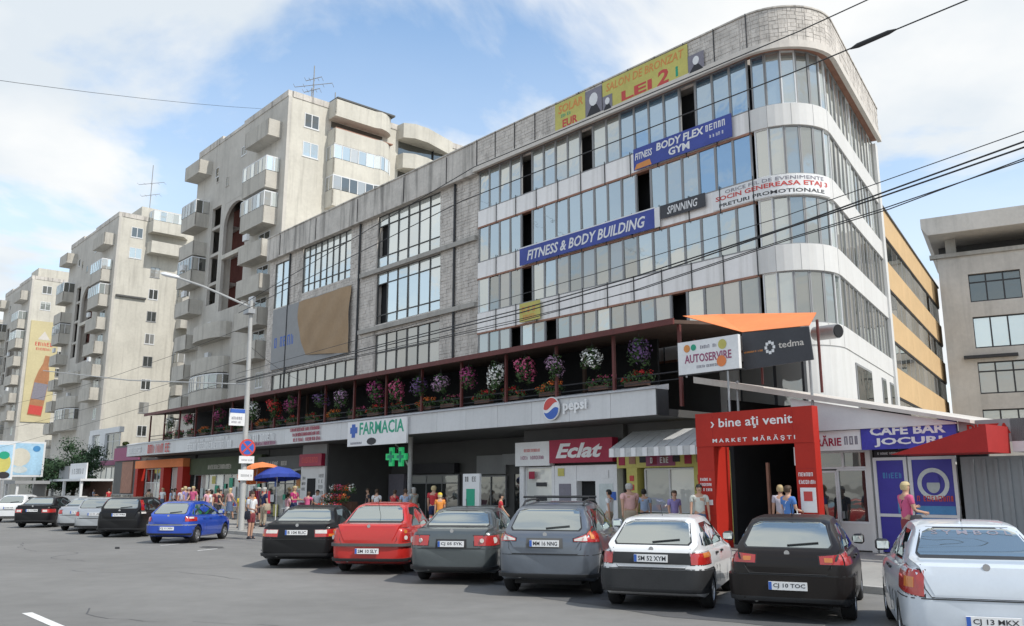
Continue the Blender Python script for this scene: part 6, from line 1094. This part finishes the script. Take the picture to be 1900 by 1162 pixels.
def pose(key, stride=0., la=(5, 8, 10), ra=(5, 8, 10), fem=False, lean=0.):
    """figure 1.72 m tall facing +y; arms: (outward, forward, elbow bend) in degrees; returns body and clothing meshes"""
    sh, hp = (.175, .085) if fem else (.20, .085); J = []; Ed = []
    def j(p, r, par=None):
        J.append((Vector(p) + Vector((0, math.tan(rad(lean)) * max(p[2] - .9, 0), 0)), r)); i = len(J) - 1
        if par is not None: Ed.append((par, i))
        return i
    wx = .135 if fem else .15
    pel = j((0, 0, .93), (wx, .10)); ab = j((0, 0, 1.06), (wx * .88, .092), pel); ch = j((0, 0, 1.26), (wx * 1.05, .105), ab); ub = j((0, -.01, 1.38), (.115, .085), ch); nk = j((0, 0, 1.475), (.052, .055), ub)
    hd0 = j((0, .015, 1.54), (.06, .07), nk); hd1 = j((0, .02, 1.62), (.074, .09), hd0); j((0, .01, 1.69), (.058, .07), hd1); ns = j((0, .118, 1.605), (.010, .010), hd1)
    for sg in (1, -1): j((sg * .082, 0, 1.61), (.012, .018), hd1)
    legs = {}; arms = {}
    for sg in (1, -1):
        f = stride * sg; h = j((sg * hp, 0, .88), (.088, .095), pel); k = j((sg * hp * 1.05, f * .45 + .02, .48), (.058, .062), h); c = j((sg * hp * 1.05, f * .75 - .01, .33), (.055, .06), k); a = j((sg * hp * 1.1, f - .02, .085), (.036, .042), c); t = j((sg * hp * 1.3, f + .10, .035), (.04, .03), a); j((sg * hp * 1.35, f + .165, .03), (.033, .022), t); legs[sg] = (h, k, c, a)
        o_, fw, el = la if sg < 0 else ra; S_ = Vector((sg * sh, -.01, 1.40)); d1 = Vector((sg * math.sin(rad(o_)), math.sin(rad(fw)), -math.cos(rad(fw)) * math.cos(rad(o_)))).normalized(); E_ = S_ + d1 * .29
        bx_ = Matrix.Rotation(rad(el), 3, 'X'); d2 = (bx_ @ d1).normalized(); d2.x -= sg * .004 * el; d2.normalize(); Wt = E_ + d2 * .25; s_ = j(S_, (.056, .056), ub); e_ = j(E_, (.042, .042), s_); w_ = j(Wt, (.028, .024), e_); pm = j(Wt + d2 * .075, (.024, .036), w_)
        sd = d2.cross(Vector((sg, 0, 0))).normalized(); nn = d2.cross(sd).normalized()
        for q, ln in ((-1.5, .062), (-.5, .078), (.5, .072), (1.5, .055)):
            b0 = Wt + d2 * .085 + sd * q * .017; m_ = j(b0 + d2 * ln * .55, .009, pm); j(b0 + d2 * ln * .95 - Vector((sg * .012, 0, 0)), .0075, m_)
        th_ = j(Wt + d2 * .045 + sd * .042, .010, w_); j(Wt + d2 * .085 + sd * .058, .008, th_); arms[sg] = (S_, E_, Wt)
    body = skin_mesh(J, Ed, pel); out = dict(body=body); Jp = [q[0] for q in J]
    g = .016
    def garment(js, ed, root): return skin_mesh(js, ed, root)
    js = [(Jp[pel] + Vector((0, 0, -.05)), (wx + g + .012, .118)), (Jp[ab], (wx * .93 + g, .108)), (Jp[ch], (wx * 1.07 + g, .12)), (Jp[ub], (.128, .10)), (Jp[nk] - Vector((0, 0, .035)), (.07, .07))]; ed = [(0, 1), (1, 2), (2, 3), (3, 4)]
    for sg in (1, -1):
        S_, E_, Wt = arms[sg]; off = Vector((0, math.tan(rad(lean)) * .5, 0)); n0 = len(js); js += [(S_ + off, .072), (S_.lerp(E_, .62) + off, .062)]; ed += [(3, n0), (n0, n0 + 1)]
    out['shirt'] = garment(js, ed, 0)
    def legwear(to, rad_):
        js = [(Jp[pel] + Vector((0, 0, .06)), (wx + .012, .112)), (Jp[pel] - Vector((0, 0, .03)), (wx + .02, .118))]; ed = [(0, 1)]
        for sg in (1, -1):
            h, k, c, a = legs[sg]; n0 = len(js); js += [(Jp[h] - Vector((0, 0, .06)), .105)]; ed += [(1, n0)]
            if to > .9: js += [(Jp[k], .078), (Jp[a] + Vector((0, 0, .03)), .066)]; ed += [(n0, n0 + 1), (n0 + 1, n0 + 2)]
            else: js += [(Jp[h].lerp(Jp[k], to * 1.1), .09)]; ed += [(n0, n0 + 1)]
        return skin_mesh(js, ed, 1)
    out['trousers'] = legwear(1, 1); out['shorts'] = legwear(.75, 1)
    b = MB(); b.loft([[(rx * math.cos(a * .3927), ry * math.sin(a * .3927) + (.012 * math.sin(a * 2.4) if z < .7 else 0), z) for a in range(16)] for z, rx, ry in ((.46, .24, .21), (.62, .215, .18), (.85, .18, .145), (1.0, .145, .112))], False); me = bpy.data.meshes.new('skirt'); me.from_pydata(b.v, [], b.f); me.polygons.foreach_set('use_smooth', [True] * len(me.polygons)); out['skirt'] = me
    L_ = Vector((0, math.tan(rad(lean)) * .75, 0))
    def hair(long):
        b = MB(); n = 14; rings = []
        for z, r, yo in ((1.735, .03, -.005), (1.722, .066, -.005), (1.69, .088, -.008), (1.65, .097, -.012)): rings.append([(r * .94 * math.cos(a * 6.283 / n), yo + r * 1.12 * math.sin(a * 6.283 / n) + .02, z) for a in range(n)])
        b.loft(rings[::-1], False); arc = [(z, w) for z, w in ((1.655, .098), (1.6, .096), (1.55, .085)) + (((1.48, .095), (1.40, .075)) if long else ())]
        rings = [[(w * math.cos(math.pi + math.pi * a / 8), .005 + w * 1.15 * math.sin(math.pi + math.pi * a / 8) * (.95 if z > 1.5 else .8), z) for a in range(9)] for z, w in arc]; b.loft(rings, False, False); me = bpy.data.meshes.new('hair'); me.from_pydata([v + L_ for v in b.v], [], b.f); me.polygons.foreach_set('use_smooth', [True] * len(me.polygons)); return me
    out['hair'] = hair(False); out['hair_long'] = hair(True)
    b = MB()
    for sg in (1, -1): b.ball((sg * .032, .098, 1.632), (.011, .008, .008), 6, 4)
    b.box(-.024, .024, .094, .101, 1.563, 1.571); me = bpy.data.meshes.new('face'); me.from_pydata([v + L_ for v in b.v], [], b.f); out['eyes_and_mouth'] = me
    b = MB()
    for sg in (1, -1): a = Jp[legs[sg][3]]; b.loft([[(a.x + sg * .018 + rx * math.cos(q * .628), a.y + .06 + ry * math.sin(q * .628), z) for q in range(10)] for z, rx, ry in ((.004, .05, .13), (.035, .05, .135), (.075, .042, .09), (.11, .045, .05))])
    me = bpy.data.meshes.new('shoes'); me.from_pydata(b.v, [], b.f); me.polygons.foreach_set('use_smooth', [True] * len(me.polygons)); out['shoes'] = me
    POSES[key] = out
pose('stand', 0, (6, 3, 8), (6, 4, 12)); pose('walk', .22, (5, -18, 12), (5, 20, 20)); pose('hold', .04, (8, 12, 75), (8, 14, 80)); pose('stand_f', .03, (5, 2, 10), (6, 6, 25), True); pose('walk_f', .2, (5, -15, 10), (6, 16, 30), True); pose('bag_f', .03, (8, 8, 95), (8, 10, 70), True); pose('lean', .1, (8, 30, 40), (8, 35, 45), False, 9)
cl = {k: mat('cloth_' + k, c, .85, .12, 7, bump=.2) for k, c in dict(white=(.68, .69, .71), pinkcheck=(.68, .42, .40), purple=(.28, .24, .5), pale=(.58, .6, .55), lilac=(.5, .48, .55), blue=(.08, .2, .5), pink=(.55, .1, .22), orange=(.75, .28, .06), red=(.5, .04, .05), magenta=(.4, .03, .15), dark=(.04, .04, .05), yellow=(.65, .5, .05), rose=(.75, .42, .5), denim=(.09, .13, .22), beige=(.4, .34, .26), maroon=(.2, .04, .05), navy=(.02, .03, .09), skyb=(.35, .45, .62)).items()}
hr_ = {k: mat('hair_' + k, c, .6, .15, 12) for k, c in dict(brown=(.06, .035, .02), black=(.014, .012, .011), blond=(.5, .4, .22), grey=(.4, .39, .37), straw=(.6, .52, .3)).items()}
def person(label, s, d, face, ps, shirt, leg, legc, hair='brown', long=False, h=1.72, bag=None, z=.12, cap=None, group=None, wide=1.):
    """face: bearing the person looks at, degrees from +Y, right positive"""
    loc = P(s, d, z); T = thing('person', label, 'person', loc, -rad(face), group); k = h / 1.72; Mw = WM[T.name] @ Matrix.Diagonal((k * wide, k * wide, k, 1)); q = POSES[ps]
    def put(nm, me, m): c = me.copy(); c.materials.clear(); c.materials.append(m); return inst(c, nm, T, Mw)
    put('body', q['body'], M['skin']); put('shirt', q['shirt'], cl[shirt]); put(leg, q[leg], cl[legc]); put('hair', q['hair_long' if long else 'hair'], hr_[hair]); put('face', q['eyes_and_mouth'], M['print_black']); put('shoes', q['shoes'], cl['dark'])
    if cap: b = MB(Mw); b.loft([[(r * math.cos(a * .45), .02 + r * 1.15 * math.sin(a * .45), zz) for a in range(14)] for zz, r in ((1.655, .105), (1.70, .098), (1.745, .06), (1.755, .01))], False); b.hexa([(-.06, .11, 1.65), (.06, .11, 1.65), (.05, .2, 1.64), (-.05, .2, 1.64), (-.06, .11, 1.662), (.06, .11, 1.662), (.05, .2, 1.65), (-.05, .2, 1.65)]); b.build('cap', cl[cap], T, True)
    if bag:
        b = MB(Mw); x = .24; b.loft([[(x + rx * math.cos(a * .785), .05 + ry * math.sin(a * .785), zz) for a in range(8)] for zz, rx, ry in ((.72, .05, .13), (.76, .07, .16), (.95, .065, .15), (1.02, .04, .12))]); bg_ = b.build('shoulder_bag', cl[bag], T, True); MB(Mw).tube([(x, .05, 1.0), (.23, .02, 1.25), (.14, -.03, 1.445), (.0, -.1, 1.3), (-.05, -.1, 1.1)], .012, 5).build('strap', cl[bag], bg_)
    return T
person('person in a white shirt with dark hair walking left past the boutique', 20.3, 22.3, -55, 'walk', 'white', 'trousers', 'beige', 'black', h=1.66)
person('person with short dark hair behind the white shirted man', 19.7, 23.4, 0, 'stand', 'skyb', 'trousers', 'dark', 'black', h=1.68)
person('stout person in a pink checked shirt seen from behind before the yellow shop', 19.05, 21.9, -15, 'walk', 'pinkcheck', 'trousers', 'beige', 'grey', h=1.86, wide=1.22)
person('person in a white and violet top near the left leg of the portal', 17.3, 22.0, 170, 'stand_f', 'purple', 'skirt', 'white', 'brown', h=1.64)
person('person in a pale green tee and jeans standing at the portal', 15.75, 21.2, 190, 'stand', 'pale', 'trousers', 'denim', 'black', h=1.82)
person('person with short blond hair and a grey top entering the market passage', 13.75, 22.3, 10, 'stand_f', 'lilac', 'trousers', 'navy', 'blond', h=1.8)
person('person in a blue top with a white bag strap beside the right portal leg', 12.85, 21.2, 60, 'bag_f', 'blue', 'skirt', 'dark', 'brown', h=1.78, bag='white')
person('person half hidden behind the blue topped woman in the portal', 12.9, 22.8, 40, 'stand', 'navy', 'trousers', 'dark', 'grey', h=1.76)
person('person in a pink top with a dark shoulder bag before the cafe window', 9.5, 20.8, 80, 'bag_f', 'pink', 'trousers', 'maroon', 'blond', h=1.86, bag='dark')
person('person in an orange flowered top and pale cap behind the red car', 27.2, 20.3, -10, 'stand_f', 'orange', 'skirt', 'yellow', 'straw', h=1.52, cap='yellow')
person('person in a red top beside the white advertising stand', 24.2, 20.8, 90, 'walk', 'red', 'trousers', 'dark', 'black', h=1.5)
person('person in a light blue shirt left of the group at the pharmacy', 34.3, 22.0, 20, 'stand', 'white', 'trousers', 'navy', 'brown', h=1.66)
person('person in a red shirt leaning forward at the pharmacy', 33.4, 22.3, 30, 'lean', 'red', 'trousers', 'dark', 'brown', h=1.62)
person('person in a blue and grey shirt right of the red one at the pharmacy', 32.0, 22.0, -20, 'stand', 'skyb', 'trousers', 'denim', 'brown', h=1.68)
person('person in a maroon top in the shade by the canopy post', 31.0, 23.2, 0, 'stand', 'maroon', 'trousers', 'dark', 'black', h=1.55)
person('person in a white tee and dark shorts crossing behind the black saloon', 31.0, 14.45, 120, 'bag_f', 'white', 'shorts', 'maroon', 'brown', h=1.70, bag='dark', z=.0)
person('person in an orange shirt beside the lamp post', 36.3, 16.9, 30, 'stand', 'orange', 'trousers', 'denim', 'black', h=1.6)
person('person in a yellow shirt right at the foot of the lamp post', 36.9, 16.7, 0, 'stand_f', 'yellow', 'trousers', 'beige', 'brown', h=1.5)
person('person in a pink blouse at the flower stand', 39.0, 20.0, 40, 'stand_f', 'rose', 'skirt', 'white', 'brown', h=1.44)
person('person in a hot pink top choosing flowers', 37.1, 20.0, 20, 'lean', 'pink', 'trousers', 'dark', 'brown', h=1.54)
person('person in a rose shirt in the crowd left of the lamp post', 48.5, 20.0, 160, 'stand', 'rose', 'trousers', 'beige', 'grey', h=1.64)
person('person in a white shirt walking left of the rose shirted one', 51.0, 20.3, -100, 'walk', 'white', 'trousers', 'beige', 'brown', h=1.62)
person('person in dark clothes between the crowd and the lamp post', 44.6, 19.0, 90, 'walk', 'dark', 'trousers', 'dark', 'black', h=1.62)
person('person in a black top with a bag under the parasols', 39.9, 18.7, -60, 'stand_f', 'dark', 'skirt', 'dark', 'black', True, h=1.68, bag='maroon')
for i, (s, d, c, lb) in enumerate(((100, 28, 'rose', 'person in a pale pink top at the far corner shop'), (97, 28, 'red', 'person in a red top at the far corner shop'), (94.2, 28, 'blue', 'person in a blue top at the far corner shop'), (91.6, 28.2, 'magenta', 'person in a magenta top at the far corner shop'), (89.0, 27.8, 'maroon', 'person in a dark red top rightmost at the far corner shop'), (61.2, 22, 'white', 'person in a white blouse before the orange shop front'), (65.8, 22.6, 'dark', 'person in black in the orange shop doorway'), (58.0, 21.4, 'skyb', 'person in a pale blue shirt between the red columns and the crowd'), (55.6, 21.2, 'lilac', 'person in a grey lilac top in the crowd'), (53.2, 21.8, 'navy', 'person in a navy top in the crowd'), (74.5, 22.5, 'red', 'person in a red shirt beside the dark poster shop'), (47.0, 20.6, 'pinkcheck', 'person in a salmon shirt right of the rose shirted one'))):
    person(lb, s, d, rnd.uniform(0, 360), ('stand', 'walk_f', 'stand_f', 'walk')[i % 4], c, ('trousers', 'skirt')[i % 2], ('dark', 'beige', 'denim')[i % 3], ('brown', 'black', 'blond')[i % 3], i % 2 == 1, h=1.6 + .05 * (i % 3))

more = ((64.4, 22.2, 'beige', 'person in a sand coloured shirt at the left red column'), (60.6, 22.6, 'white', 'person in a white top in front of the white shop windows'), (54.0, 21.0, 'dark', 'person in a charcoal shirt in the crowd by the olive sign'), (50.0, 19.7, 'pink', 'person in a pink tee at the front of the crowd'), (47.9, 19.9, 'white', 'person in a white shirt at the front of the crowd'), (45.8, 19.4, 'maroon', 'person in a wine red shirt just left of the lamp post'), (37.2, 17.9, 'navy', 'person in a navy shirt right of the lamp post'), (38.0, 19.8, 'magenta', 'person in a magenta top under the blue parasol'), (39.4, 21.8, 'white', 'person in a white top behind the flower stand'), (36.0, 22.6, 'dark', 'person in a dark top left of the pharmacy group'), (32.8, 23.0, 'pale', 'person in a pale top at the back of the pharmacy group'), (30.2, 22.2, 'red', 'person in a red shirt right of the canopy post'), (86.5, 24.8, 'skyb', 'person in a light blue shirt at the snack kiosk'), (80.5, 25.0, 'orange', 'person in an orange shirt near the brown poster'), (43.0, 20.4, 'yellow', 'person in a yellow blouse before the pictogram kiosk'), (52.5, 20.2, 'purple', 'person in a violet top among the crowd'))
for i, (s, d, c, lb) in enumerate(more): person(lb, s, d, (i * 67) % 360, ('walk', 'stand_f', 'hold', 'walk_f', 'stand')[i % 5], c, ('trousers', 'skirt', 'shorts')[i % 3], ('denim', 'dark', 'beige', 'navy')[i % 4], ('black', 'brown', 'grey', 'blond')[i % 4], i % 3 == 1, h=1.62 + .06 * (i % 4), wide=1 + .08 * (i % 3), bag=('dark', None, 'beige', None)[i % 4])
